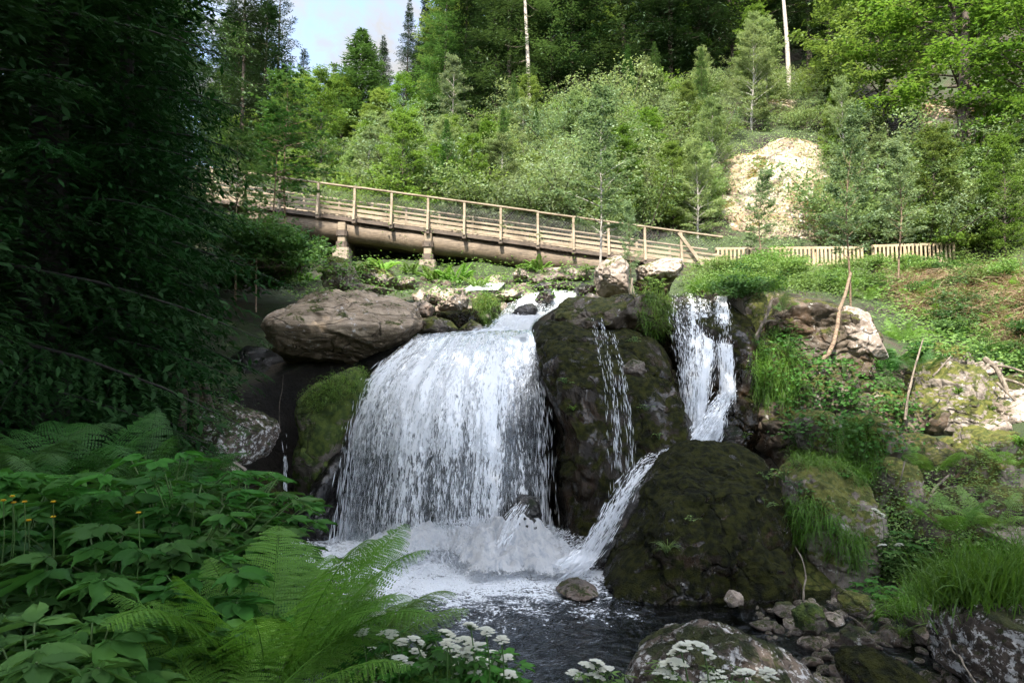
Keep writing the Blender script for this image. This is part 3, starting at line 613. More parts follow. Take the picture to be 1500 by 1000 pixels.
# piers (things of their own: they stand on the bank and carry the girders)
def pier(px, topy, midy, boty, d, label):
    t = P(px, topy, d); mdl = P(px, midy, d); bt_ = P(px, boty, d)
    e = empty('bridge_pier', (bt_[0], bt_[1], bt_[2]-.6), label, 'bridge pier', 'piers under the footbridge'); o = np.array(e.location)
    m = MB(); bar(m, (0,0,.0), (0,0,mdl[2]-o[2]), .62, .62, up=(0,1,0), bev=.08); m.build('footing', M['concrete'], e, smooth=False)
    h0 = mdl[2]-o[2]; h1 = t[2]-o[2]+.25
    m = MB(); bar(m, (0,0,h0+.0), (0,0,h1), .30, .34, up=(0,1,0), bev=.1); m.build('column', M['wood'], e, smooth=False)
    for q in (h0+.14, h1-.42):
        m = MB(); bar(m, (0,0,q-.11), (0,0,q+.11), .42, .44, up=(0,1,0), bev=.2); m.build('collar', M['wood_dark'], e, smooth=False)
    for dy in (.8, 1.6):
        m = MB(); bar(m, (0,dy,-.2), (0,dy,h1), .28, .30, up=(0,1,0), bev=.1); m.build('column', M['wood_dark'], e, smooth=False)
pier(501, 336, 364, 384, 26.3, 'left timber pier on a tall concrete block under the footbridge')
pier(627, 352, 382, 388, 26.1, 'right timber pier on a low footing under the middle of the footbridge')
# ------------------------------------------------------------------ picket fence along the path at right
fa = P(1048, 366, 27); fb = P(1264, 364, 27.6); fc = P(1278, 362, 27.8); fd = P(1398, 358, 28.2)
def fence(a, b, h, n, label, gap=0):
    e = empty('picket_fence', a - np.array([0,0,h]), label, 'fence'); o = a - np.array([0,0,h]); L = np.linalg.norm(b-a)
    loc = lambda p: p-o
    m = MB(); bar(m, loc(a+[0,0,.03]), loc(b+[0,0,.03]), .12, .11, up=(0,0,1)); m.build('top_rail', M['fence_wood'], e, smooth=False)
    m = MB(); bar(m, loc(a-[0,0,h-.12]), loc(b-[0,0,h-.12]), .09, .10, up=(0,0,1)); m.build('bottom_rail', M['fence_wood'], e, smooth=False)
    for i in range(n):
        t = (i+.5)/n; p = a*(1-t)+b*t; l = random.uniform(-.03,.03); w = random.uniform(.07, .10)
        if i % 8 == 0:
            m = MB(); bar(m, loc(p+[0,.09,-h-.3]), loc(p+[0,.09,.1]), .13, .13, up=(0,1,0)); m.build('post', M['fence_wood'], e, smooth=False)
        m = MB(); bar(m, loc(p+[l,-.075,-h+random.uniform(0,.05)]), loc(p+[0,-.075,random.uniform(-.02,.03)]), w, .04, up=(0,1,0)); m.build('picket', M['fence_wood'], e, smooth=False)
fence(fa, fb, .75, 36, 'pale picket fence along the path right of the bridge end')
fence(fc, fd, .85, 20, 'weathered picket fence section at the far right half hidden by leaves')
# ------------------------------------------------------------------ water materials
def fallmat(name, su=26, sv=5.0, thr=.48, soft=.035, dens=1.0, veil=.05):
    """falling water: white broken strands, clear between them; flow UV in metres"""
    m, nt, out = newmat(name)
    uv = nd(nt, 'ShaderNodeUVMap', {'uv_map': 'flow'}).outputs[0]
    at = nd(nt, 'ShaderNodeAttribute', {'attribute_name': 'rnd'}).outputs['Fac']   # how full the flow is here
    def st(a, b, det, dist=.0, rough=.6):
        mp = nd(nt, 'ShaderNodeMapping', None, Vector=uv); mp.inputs['Scale'].default_value = (a, b, 1)
        return noise(nt, mp.outputs[0], 1.0, det, rough, dist)
    n1 = st(su, sv, 4, .9, .6); n2 = st(su*2.3, sv*2.2, 3, .8); n3 = st(5.0, .35, 4, .4)
    f = mth(nt, 'ADD', mth(nt, 'MULTIPLY', n1, .62), mth(nt, 'MULTIPLY', n2, .34))
    f = mth(nt, 'ADD', f, mth(nt, 'MULTIPLY', mth(nt, 'SUBTRACT', n3, .5), .55))
    f = mth(nt, 'ADD', f, mth(nt, 'MULTIPLY', mth(nt, 'SUBTRACT', at, .5), .60))
    a = mr(nt, f, thr-soft, thr+soft)
    a = mth(nt, 'MULTIPLY', a, dens)
    a = mth(nt, 'MAXIMUM', a, mth(nt, 'MULTIPLY', mr(nt, at, .1, .6), veil), clamp=True)
    col = mixc(nt, mr(nt, n2, .3, .7), (.84,.87,.91), (.96,.97,.98))
    b = pbsdf(nt, Base_Color=col, Roughness=.35, Normal=nd(nt, 'ShaderNodeBump', None, Strength=.5, Distance=.02, Height=n1).outputs[0])
    tl = nd(nt, 'ShaderNodeBsdfTranslucent', None, Color=(.85,.88,.92,1))
    w = nd(nt, 'ShaderNodeMixShader', None, i0=.35, i1=b.outputs[0], i2=tl.outputs[0])
    tr = nd(nt, 'ShaderNodeBsdfTransparent')
    mx = nd(nt, 'ShaderNodeMixShader', None, i0=a, i1=tr.outputs[0], i2=w.outputs[0])
    nt.links.new(mx.outputs[0], out.inputs[0]); return m
def radial(nt, pos, sa, sr):
    s = nd(nt, 'ShaderNodeSeparateXYZ', None, i0=pos); dx = mth(nt, 'ADD', s.outputs[0], .35); dy = mth(nt, 'SUBTRACT', 10.2, s.outputs[1])
    an = mth(nt, 'ARCTAN2', dx, dy); r = mth(nt, 'SQRT', mth(nt, 'ADD', mth(nt, 'MULTIPLY', dx, dx), mth(nt, 'MULTIPLY', dy, dy)))
    return nd(nt, 'ShaderNodeCombineXYZ', None, i0=mth(nt, 'MULTIPLY', an, sa), i1=mth(nt, 'MULTIPLY', r, sr), i2=mth(nt, 'MULTIPLY', s.outputs[2], 2.0)).outputs[0]
def poolmat():
    m, nt, out = newmat('pool_water')
    pos = nd(nt, 'ShaderNodeNewGeometry').outputs['Position']
    at = nd(nt, 'ShaderNodeAttribute', {'attribute_name': 'rnd'}).outputs['Fac']
    n1 = mth(nt, 'ADD', mth(nt, 'MULTIPLY', noise(nt, pos, 5.5, 7, .72, 1.4), .5), mth(nt, 'MULTIPLY', noise(nt, radial(nt, pos, 9, 2.6), 1.6, 5, .7, .8), .5)); n2 = noise(nt, pos, 34, 4, .7, .8)
    f = mth(nt, 'ADD', mth(nt, 'MULTIPLY', n1, .6), mth(nt, 'MULTIPLY', n2, .4))
    f = mth(nt, 'ADD', f, mth(nt, 'SUBTRACT', at, .5))
    foam = mr(nt, f, .50, .545)
    h = mth(nt, 'ADD', mth(nt, 'MULTIPLY', noise(nt, pos, 7, 4, .6, .4), 1.0), mth(nt, 'MULTIPLY', noise(nt, pos, 22, 3), .35))
    bp = nd(nt, 'ShaderNodeBump', None, Strength=.9, Distance=.045, Height=h).outputs[0]
    fr = nd(nt, 'ShaderNodeFresnel', None, IOR=1.33, Normal=bp).outputs[0]
    gl = nd(nt, 'ShaderNodeBsdfGlossy', None, Roughness=.06, Normal=bp, Color=(.9,.95,1,1))
    tr = nd(nt, 'ShaderNodeBsdfTransparent', None, Color=(.30,.33,.34,1))
    w = nd(nt, 'ShaderNodeMixShader', None, i0=mth(nt, 'ADD', fr, .02, clamp=True), i1=tr.outputs[0], i2=gl.outputs[0])
    fo = pbsdf(nt, Base_Color=(.80,.83,.87,1), Roughness=.6, Normal=nd(nt, 'ShaderNodeBump', None, Strength=.8, Distance=.05, Height=n2).outputs[0])
    mx = nd(nt, 'ShaderNodeMixShader', None, i0=foam, i1=w.outputs[0], i2=fo.outputs[0])
    nt.links.new(mx.outputs[0], out.inputs[0]); return m
def dropmat():
    m, nt, out = newmat('white_water_drops')
    at = nd(nt, 'ShaderNodeAttribute', {'attribute_name': 'rnd'}).outputs['Fac']
    b = pbsdf(nt, Base_Color=mixc(nt, at, (.84,.87,.91), (.97,.97,.98)), Roughness=.3)
    tl = nd(nt, 'ShaderNodeBsdfTranslucent', None, Color=(.9,.92,.95,1))
    mx = nd(nt, 'ShaderNodeMixShader', None, i0=.4, i1=b.outputs[0], i2=tl.outputs[0]); nt.links.new(mx.outputs[0], out.inputs[0]); return m
M['fall'] = fallmat('falling_water'); M['fall_thin'] = fallmat('thin_falling_water', 40, 7, .49, .04, .95, .03)
M['rapid'] = fallmat('rapid_water', 16, 6.0, .40, .10, 1.0, .25); M['drops'] = dropmat()
OCT_V = np.array([[1,0,0],[0,.5,0],[0,0,.05],[0,-.5,0],[0,0,-.05],[-1,0,0]]); OCT_F = np.array([[0,1,2],[0,2,3],[0,3,4],[0,4,1],[5,2,1],[5,3,2],[5,4,3],[5,1,4]])
LT['drop'] = (OCT_V, OCT_F)
# ------------------------------------------------------------------ pool surface
xs = np.linspace(-4.2, 8.5, 230); ys = np.linspace(2.6, 12.6, 190); X, Y = np.meshgrid(xs, ys)
pp = np.stack([X, Y, X*0], -1).reshape(-1, 3)
fc_ = np.array([-.45, 8.9])
dist = np.sqrt(((X-fc_[0])/1.55)**2 + ((Y-fc_[1])/1.15)**2)
amp_ = np.clip(1.6-dist*.45, .18, 1.4)
Zw = (fbm(pp*1.6, 4, 61)*.05 + fbm(pp*5, 3, 62)*.022).reshape(X.shape)*amp_
foam = np.clip(.80-dist*.165, -.2, .60) + .12*fbm(pp*.8, 3, 63).reshape(X.shape)
d2 = np.hypot((X-1.05)/.9, (Y-8.6)/.9); foam = np.maximum(foam, .70-d2*.4)
foam = foam - .35*np.clip((X-1.2)/1.0, 0, 1)
mb = MB(); mb.add(np.stack([X, Y, Zw], -1), grid_faces(*X.shape), np.clip(foam, -.3, 1).ravel())
tag(mb.build('pool_water', poolmat()), kind='structure')
# ------------------------------------------------------------------ sheets of falling water
def lerp_rows(rows, v):
    rows = np.array(rows, float); t = rows[:, 0]; h = .07     # smoothed so that the sheet bends without creases
    ex = [np.r_[2*c[0]-c[1], c, 2*c[-1]-c[-2]] for c in rows.T]; ex[0] = np.r_[-(t[1]-t[0]), t, 1+(t[-1]-t[-2])]
    ks = np.array([-2,-1,0,1,2])*h/2; wt = [1,2,3,2,1]
    return [sum(w_*np.interp(v+k_*np.clip(np.minimum(v, 1-v)/h+.0, 0, 1), ex[0], ex[k]) for k_, w_ in zip(ks, wt))/9 for k in range(1, rows.shape[1])]
class Sheet:
    """surface between a left and a right edge; rows = (v, xl, yl, xr, yr, d_left, d_right, bulge)"""
    def __init__(s, rows): s.rows = rows
    def at(s, u, v, off=0.0):
        u = np.asarray(u, float); v = np.asarray(v, float)
        xl, yl, xr, yr, dl, dr, bl = lerp_rows(s.rows, v)
        px = xl*(1-u)+xr*u; py = yl*(1-u)+yr*u
        d = dl*(1-u)+dr*u - bl*(1-(2*u-1)**2)**.8 - off
        a = (px-750)/1000; b = (500-py)/1000; yy = cp-b*sp; zz = sp+b*cp
        return np.stack([a/yy*d, d, CAMZ+zz/yy*d], -1)
    def mesh(s, name, mat, dens, nu=60, nv=110, off=0.0, wob=.03, seed=0, uvo=0.0):
        v, u = np.meshgrid(np.linspace(0, 1, nv), np.linspace(0, 1, nu), indexing='ij')
        Pp = s.at(u, v, off)
        row = Pp[:, nu//2]; L = np.r_[0, np.cumsum(np.linalg.norm(np.diff(row, axis=0), axis=1))]
        wd = np.linalg.norm(Pp[:, -1]-Pp[:, 0], axis=1).mean()
        q = np.stack([u*wd*3, np.repeat(L[:, None], nu, 1)*.8, u*0+seed], -1).reshape(-1, 3)
        Pp[..., 1] -= (fbm(q, 3, seed).reshape(u.shape))*wob*2
        uv = np.stack([u*wd+uvo, np.repeat(L[:, None], nu, 1)+uvo*1.7], -1).reshape(-1, 2)
        m = MB(); m.add(Pp, grid_faces(nv, nu), np.clip(dens(u, v), 0, 1.2).ravel())
        return m.build(name, mat, uv=uv)
    def strands(s, m, n, dens, Lr=(.04, .16), w=(.005, .011), spread=.05, off=.04):
        k = 0; U = rng.random(n*6); Vv = rng.random(n*6); keep = rng.random(n*6) < np.clip(dens(U, Vv), 0, 1)**1.6
        U = U[keep][:n]; Vv = Vv[keep][:n]; n = len(U)
        a = s.at(U, Vv, off); b = s.at(U, np.clip(Vv+.02, 0, 1.03), off); D = norm(b-a+1e-6)
        bad = np.linalg.norm(b-a, axis=1) < 1e-4; D[bad] = (0, 0, -1)
        D = norm(D + rvec(n, .06)); c = a + rvec(n, 1)*np.array([spread*.5, spread, spread*.3])
        leaves(m, 'drop', c, D, rvec(n), rng.uniform(*Lr, n)*(.6+.6*Vv), rng.uniform(*w, n), rng.random(n))
def edge(u, k=.08): return sstep(0, k, u)*sstep(0, k, 1-u)
main = Sheet([(0,612,489,778,482,11.9,11.9,.0),(.06,602,496,782,494,11.45,11.5,.05),(.13,570,520,790,520,11.05,11.1,.30),(.24,530,560,798,566,10.65,10.7,.65),
 (.38,513,615,802,620,10.35,10.35,.85),(.6,502,690,804,700,10.15,10.15,.95),(.8,494,750,805,770,10.05,10.05,.98),(1.0,486,812,806,838,10.0,10.0,1.0)])
def cluster(u, s=0): return .5+.5*np.sin(u*23+s)*np.sin(u*41+1.3*s+.7)
def dm(u, v):
    f = np.interp(u, [0,.06,.14,.3,.45,.50,.58,.66,.75,.80,.88,.93,1.0], [.62,.80,.66,.90,.70,.96,.62,.78,1.05,.66,.60,.58,.60])
    f = f + .10*cluster(u, 2)-.05
    top = np.interp(v, [0,.05,.13,.2,.45,.75,1.0], [.28,.40,.50,.64,.55,.47,.46])
    r = f*top*1.02
    # clear water down the right flank until it breaks into threads
    r = np.where((u > .74) & (v < .5), r*.80, r)
    r = r + sstep(.30,.20,np.abs(v-.26))*.12*(u<.8)
    return r*edge(u, .02)
# glassy skin of water over the lip
def glassy(name):
    m, nt, out = newmat(name)
    uv = nd(nt, 'ShaderNodeUVMap', {'uv_map': 'flow'}).outputs[0]
    mp = nd(nt, 'ShaderNodeMapping', None, Vector=uv); mp.inputs['Scale'].default_value = (9, 3, 1)
    n = noise(nt, mp.outputs[0], 1, 6, .65, .8)
    bp = nd(nt, 'ShaderNodeBump', None, Strength=.9, Distance=.05, Height=n).outputs[0]
    fr = nd(nt, 'ShaderNodeFresnel', None, IOR=1.33, Normal=bp).outputs[0]
    gl = nd(nt, 'ShaderNodeBsdfGlossy', None, Roughness=.1, Normal=bp, Color=(.95,.98,1,1)); tr = nd(nt, 'ShaderNodeBsdfTransparent', None, Color=(.62,.68,.68,1))
    w = nd(nt, 'ShaderNodeMixShader', None, i0=mth(nt, 'ADD', fr, .05, clamp=True), i1=tr.outputs[0], i2=gl.outputs[0]); nt.links.new(w.outputs[0], out.inputs[0]); return m
M['glassy'] = glassy('clear_flowing_water')
wf = main.mesh('waterfall', M['fall'], dm, 90, 150, 0, .05, 1)
tag(wf, 'broad white curtain waterfall pouring over the central ledge', 'waterfall', kind='structure')
o = main.mesh('water_sheet', M['fall'], lambda u, v: dm(u, v)*.88, 90, 150, .10, .07, 2, 5.3); o.parent = wf
o = main.mesh('water_skin', M['glassy'], lambda u, v: u*0+.5, 60, 90, -.05, .03, 3); o.parent = wf
m = MB(); main.strands(m, 5500, dm, (.02,.085), (.004,.008)); main.strands(m, 1500, lambda u, v: (v > .15)*(np.minimum(u, 1-u) < .05)*1.0, spread=.12)
# foam lip crest
o = m.build('spray', M['drops'], wf, smooth=False)
# ledge cascade
casc = Sheet([(0,800,424,848,428,17.5,17.3,.0),(.15,768,432,838,440,16.4,16.2,.0),(.35,745,446,806,456,15.2,14.8,.1),(.6,724,468,785,470,13.6,13.4,.15),(.8,712,484,778,482,12.5,12.3,.1),(1.0,620,492,780,494,11.8,11.7,.0)])
c_ = casc.mesh('cascade', M['rapid'], lambda u, v: (.66-.16*sstep(.75,1,v))*edge(u, .08), 50, 80, .06, .12, 5)
tag(c_, 'white foaming cascade running down from under the bridge to the falls', 'cascade', kind='structure')
o = casc.mesh('water_skin', M['glassy'], lambda u, v: u*0+.5, 40, 60, 0, .05, 6); o.parent = c_
m = MB(); casc.strands(m, 2500, lambda u, v: .8*edge(u), (.04,.12), (.01,.022), .08); m.build('spray', M['drops'], c_, smooth=False)
far = Sheet([(0,700,410,742,411,24,24,0),(.5,690,416,738,416,22,22,0),(1,676,426,730,424,20.5,20.5,0)])
tag(far.mesh('upper_rapid', M['rapid'], lambda u, v: u*0+.85, 20, 20, 0, .1, 7), 'small white rapid of the stream seen under the bridge', 'rapid', kind='structure')
# middle threads
def thread(name, label, rows, n, dfun, mat='fall_thin', spread=.03, nu=16, two=True, Lr=(.025,.10), w=(.004,.008)):
    s_ = Sheet(rows); o = s_.mesh(name, M[mat], dfun, nu, 100, .0, .04, 9); tag(o, label, 'waterfall', kind='structure')
    if two: q = s_.mesh('water_sheet', M[mat], lambda u, v: dfun(u, v)*.9, nu, 100, .05, .05, 10, 3.1); q.parent = o
    m = MB(); s_.strands(m, n, dfun, Lr, w, spread); q = m.build('spray', M['drops'], o, smooth=False)
    return o
dl_ = lambda u, v: (.27+.12*np.sin(u*9+v*3))*edge(u, .2)
thread('thin_waterfall', 'thin left-hand water thread down the face of the dark cliff rock', [(0,862,466,886,468,10.3,10.3,.03),(.15,870,500,894,502,9.9,9.9,.03),(.35,880,550,902,552,9.5,9.5,.03),(.55,885,600,910,600,9.25,9.25,.03),(.8,888,665,914,665,9.1,9.1,.03),(1,890,730,920,730,9.05,9.05,.03)], 300, dl_)
thread('thin_waterfall', 'thin right-hand water thread beside the grey stone on the cliff rock', [(0,893,485,899,485,10.2,10.2,.0),(.2,900,520,910,520,9.9,9.9,.0),(.3,906,536,914,538,9.6,9.6,.0),(.5,904,570,920,570,9.3,9.3,.02),(.8,914,640,932,640,9.1,9.1,.02),(1,916,705,934,705,9.05,9.05,.02)], 170, dl_)
# right-hand falls
def dr_(u, v): return (np.interp(u, [0,.2,.5,.75,1], [.10,.36,.50,.70,.5]) + .24*cluster(u*1.3, 1))*np.interp(v, [0,.1,.4,1], [.42,.66,.76,.66])*edge(u, .12)
thread('right_waterfall', 'left stream of the right-hand waterfall fanning over rounded rock', [(0,975,432,1046,428,12.0,12.0,.05),(.1,972,452,1050,450,11.5,11.5,.15),(.3,982,500,1058,500,10.95,10.95,.28),(.55,992,560,1044,562,10.6,10.6,.32),(.8,998,612,1034,612,10.4,10.4,.32),(1,1004,652,1028,654,10.3,10.3,.32)], 2600, dr_, 'fall', .05, 40)
thread('right_waterfall', 'narrow right stream of the right-hand waterfall', [(0,1046,434,1066,434,11.6,11.6,.0),(.2,1044,470,1074,470,11.1,11.1,.08),(.5,1050,520,1077,520,10.7,10.7,.1),(.8,1054,565,1076,565,10.45,10.45,.1),(1,1052,590,1078,580,10.4,10.4,.1)], 1000, lambda u, v: .56*edge(u, .15), 'fall', .04, 24)
thread('right_waterfall', 'slanting white run of water at the foot of the right-hand waterfall', [(0,1052,575,1080,570,10.35,10.35,.0),(.3,1030,598,1066,608,10.15,10.15,.08),(.6,1002,632,1046,640,9.9,9.9,.12),(.85,985,655,1024,664,9.7,9.7,.08),(1,972,670,996,674,9.6,9.6,.0)], 700, lambda u, v: .50*edge(u, .2), 'fall', .07, 24, w=(.008,.016))
thread('right_waterfall', 'lower fringe of water under the slanting run', [(0,1030,606,1066,600,10.2,10.2,.0),(.5,1018,634,1064,632,10.1,10.1,.04),(1,1006,664,1048,662,10.05,10.05,.04)], 900, lambda u, v: .55*edge(u, .2), 'fall', .06, 20)
thread('water_chute', 'white water chute sliding down left of the mossy dome rock', [(0,990,652,1012,664,9.7,9.7,.0),(.1,954,660,996,670,9.35,9.35,.0),(.24,922,682,956,692,8.8,8.8,.05),(.4,898,713,934,728,8.5,8.5,.06),(.7,876,757,906,775,8.3,8.3,.05),(1,850,802,880,814,8.15,8.15,.0)], 900, lambda u, v: (.44+.10*np.sin(u*11+v*5))*edge(u, .2), 'fall', .05, 24, w=(.007,.014))
thread('water_chute', 'low white splash of water where the chute meets the pool', [(0,846,802,880,812,8.2,8.15,.0),(.5,822,818,868,828,8.1,8.0,.08),(1,800,830,850,845,8.0,7.9,.0)], 900, lambda u, v: .78*edge(u, .2), 'rapid', .06, 20, w=(.008,.016))
thread('small_waterfall', 'tiny thread of water falling in the dark cave at the left', [(0,414,668,422,668,9.85,9.85,.0),(.5,415,705,421,705,9.8,9.8,.0),(1,413,750,423,750,9.75,9.75,.0)], 90, lambda u, v: .45*edge(u, .3), 'fall_thin', .012, 8, False)
thread('small_waterfall', 'faint wet veil of water on the dark cave wall above the tiny thread', [(0,404,610,424,610,10.3,10.3,.0),(1,406,660,430,664,10.1,10.1,.0)], 10, lambda u, v: .16*edge(u, .3), 'fall_thin', .012, 8, False)
thread('plunge_veil', 'veil of water washing over the small rock at the foot of the broad fall', [(0,756,733,784,731,8.72,8.72,.0),(.4,738,755,772,760,8.6,8.6,.06),(1,712,806,756,812,8.45,8.45,.1)], 160, lambda u, v: (.62-.35*u)*edge(u, .25)*sstep(0,.15,v), 'fall', .05, 20)
# ------------------------------------------------------------------ splash at the foot of the falls
def moundmat():
    m, nt, out = newmat('churning_foam')
    pos = nd(nt, 'ShaderNodeNewGeometry').outputs['Position']
    at = nd(nt, 'ShaderNodeAttribute', {'attribute_name': 'rnd'}).outputs['Fac']
    mp = nd(nt, 'ShaderNodeMapping', None, Vector=pos); mp.inputs['Scale'].default_value = (1, 1, .35)
    n1 = noise(nt, radial(nt, pos, 15, 3.6), 1.5, 6, .75, .8); n2 = noise(nt, mp.outputs[0], 42, 4, .7, .5)
    f = mth(nt, 'ADD', mth(nt, 'ADD', mth(nt, 'MULTIPLY', n1, .55), mth(nt, 'MULTIPLY', n2, .45)), mth(nt, 'SUBTRACT', at, .5))
    a = mr(nt, f, .47, .56)
    b = pbsdf(nt, Base_Color=mixc(nt, mr(nt, n1, .36, .56), (.60,.64,.70), (.98,.98,.98)), Roughness=.6, Normal=nd(nt, 'ShaderNodeBump', None, Strength=1.0, Distance=.08, Height=n2).outputs[0])
    tl = nd(nt, 'ShaderNodeBsdfTranslucent', None, Color=(.9,.92,.95,1)); w = nd(nt, 'ShaderNodeMixShader', None, i0=.3, i1=b.outputs[0], i2=tl.outputs[0])
    mx = nd(nt, 'ShaderNodeMixShader', None, i0=a, i1=nd(nt, 'ShaderNodeBsdfTransparent').outputs[0], i2=w.outputs[0]); nt.links.new(mx.outputs[0], out.inputs[0]); return m
M['mound'] = moundmat()
xs = np.linspace(-2.6, 1.6, 180); ys = np.linspace(6.6, 10.1, 150); X, Y = np.meshgrid(xs, ys); pp = np.stack([X, Y, X*0], -1).reshape(-1, 3)
def bump(cx, cy, rx, ry, h): return h*np.exp(-(((X-cx)/rx)**2+((Y-cy)/ry)**2))
H = bump(-.45, 9.0, 1.0, .7, .36)+bump(.25, 8.5, .7, .6, .12)+bump(-1.6, 8.9, .55, .5, .22)+bump(-.2, 7.9, .8, .5, .12)
H = H*(1+.9*fbm(pp*2.6, 5, 71).reshape(X.shape)) + .10*fbm(pp*6, 3, 72).reshape(X.shape)*(H > .05)
den = np.clip(H*3.0+.15, 0, .95)-bump(-.95, 8.15, .28, .35, .7)
mb = MB(); mb.add(np.stack([X, Y, H-.02], -1), grid_faces(*X.shape), np.clip(den, -.2, 1).ravel())
sp0 = mb.build('splash', M['mound']); tag(sp0, 'white churning splash at the foot of the broad waterfall', 'splash', kind='structure')
m = MB(); n = 20000
cx = rng.normal(-.45, .85, n); cy = 8.6+rng.normal(0, .5, n); r_ = rng.random(n)
ang = np.stack([cx+.5, (cy-9.2)*1.2, .5+rng.random(n)*.7], -1)
hz = np.interp(cx, [-2.2,-1.5,-.5,.4,1.2], [.05,.25,.42,.34,.08])*np.exp(-((cy-8.9)/.7)**2)
c = np.stack([cx, cy, hz*rng.random(n)**.8*1.15+.02], -1)
leaves(m, 'drop', c, norm(ang+rvec(n, .35)), rvec(n), rng.uniform(.008, .035, n), rng.uniform(.005, .011, n), rng.random(n))
m.build('spray', M['drops'], sp0, smooth=False)
# ------------------------------------------------------------------ plants
bpy.context.view_layer.update()
_dg = bpy.context.evaluated_depsgraph_get()
def cast(px, py):
    q = P(px, py, 1.0) - np.array([0, 0, CAMZ]); o = Vector((0, 0, CAMZ))
    for _ in range(6):
        ok, loc, nrm, i, ob, mt = scene.ray_cast(_dg, o, Vector(q).normalized())
        if not ok: return None
        root = ob.parent or ob
        if root.name.split('.')[0] in ('waterfall','thin_waterfall','right_waterfall','cascade','water_chute','small_waterfall','plunge_veil','splash','footbridge','picket_fence'):
            o = loc + Vector(q).normalized()*.02; continue
        return np.array(loc), np.array(nrm), root.name
    return None
def inpoly(x, y, poly):
    c = False; n = len(poly)
    for i in range(n):
        x1, y1 = poly[i]; x2, y2 = poly[(i+1) % n]
        if (y1 > y) != (y2 > y) and x < (x2-x1)*(y-y1)/(y2-y1)+x1: c = not c
    return c
def sample_poly(poly, n, seed=0, dmax=60, dmin=0):
    r = np.random.default_rng(seed); p = np.array(poly); out = []; t = 0
    while len(out) < n and t < n*6:
        t += 1; x = r.uniform(p[:, 0].min(), p[:, 0].max()); y = r.uniform(p[:, 1].min(), p[:, 1].max())
        if not inpoly(x, y, poly): continue
        h = cast(x, y)
        if h is None or h[0][1] > dmax or h[0][1] < dmin or h[2].startswith('pool'): continue
        out.append((h[0], h[1]))
    if not out: return np.zeros((0, 3)), np.zeros((0, 3))
    return np.array([o[0] for o in out]), np.array([o[1] for o in out])
UP = np.array([0, 0, 1.])
def sprays(mb, tmpl, O, D, L, n, width=.35, droop=.2, lL=.1, lW=.05, prof='fan', jit=.3, mat=0, latdroop=.25, phi=.9, thick=.03, rndb=None):
    O = np.asarray(O, float); D = norm(np.asarray(D, float)); L = np.broadcast_to(L, (len(O),)); n = np.broadcast_to(n, (len(O),)).astype(int)
    idx = np.repeat(np.arange(len(O)), n); N = len(idx); s = rng.random(N)**.8; l = L[idx]; d = D[idx]
    pf = (1-s*.85) if prof == 'fan' else np.sin(PI*np.clip(s, .02, 1)**.75)+.12
    lat = (rng.random(N)*2-1)*width*l*pf; side = norm(np.cross(d, UP)+1e-6)
    c = O[idx] + d*(l*s)[:, None] + side*lat[:, None] - UP*(droop*l*s**2 + np.abs(lat)*latdroop)[:, None] + rvec(N, 1)*(thick*l)[:, None]
    sg = np.sign(lat)[:, None]; dd = d*math.cos(phi) + side*sg*math.sin(phi) - UP*(droop*s)[:, None] + rvec(N, jit)
    rb = rng.random(len(O))[idx] if rndb is None else rndb[idx]
    leaves(mb, tmpl, c, dd, UP + rvec(N, jit), lL*rng.uniform(.7, 1.3, N), lW*rng.uniform(.7, 1.3, N), np.clip(.5*rb+.5*rng.random(N), 0, 1), mat)
def proto(name, label, cat, trunk_mb, trunk_mat, crown_mb, crown_mat, crown_name='crown'):
    e = empty(name, (0, 0, -300), label, cat)
    t = trunk_mb.build('trunk', trunk_mat, e); c = crown_mb.build(crown_name, crown_mat, e)
    KIDS[e.name] = [t, c]; KIDS[t.name] = []; KIDS[c.name] = []
    return e
PR = {}; used = set()
def place(key, x, y, z, s, label, group=None, rz=None, sz=None, name=None, mats=None, cat=None):
    p, H = PR[key]
    if key in used or name:
        o = copy_tree(p)
        if name: o.name = name
    else: o = p; used.add(key)
    o.location = (x, y, z); o.rotation_euler = (random.uniform(-.03,.03), random.uniform(-.03,.03), random.uniform(0, 6.28) if rz is None else rz)
    o.scale = (s, s, sz or s); o['label'] = label
    if cat: o['category'] = cat
    if group: o['group'] = group
    elif 'group' in o: del o['group']
    return o
def trunk(H, r0, lean=.02, seg=8, wig=.02, n=12, root=.0):
    m = MB(); t = np.linspace(0, 1, n); ph = rng.uniform(0, 6, 2)
    p = np.stack([lean*H*t + wig*H*np.sin(t*5+ph[0])*t, wig*H*np.sin(t*4+ph[1])*t, H*t-.3*(t == 0)], -1)
    tube(m, p, r0*(1-t*.88)+root*np.exp(-t*14), seg); return m, p
def limbs(m, O, D, L, r, droop=.2, up=0.0):
    for o, d, l in zip(O, D, L):
        t = np.linspace(0, 1, 5)[:, None]; d = norm(d)
        tube(m, o + d*l*t + UP*(-droop*l*t**2), r*l*(1-t[:, 0]*.85), 4)
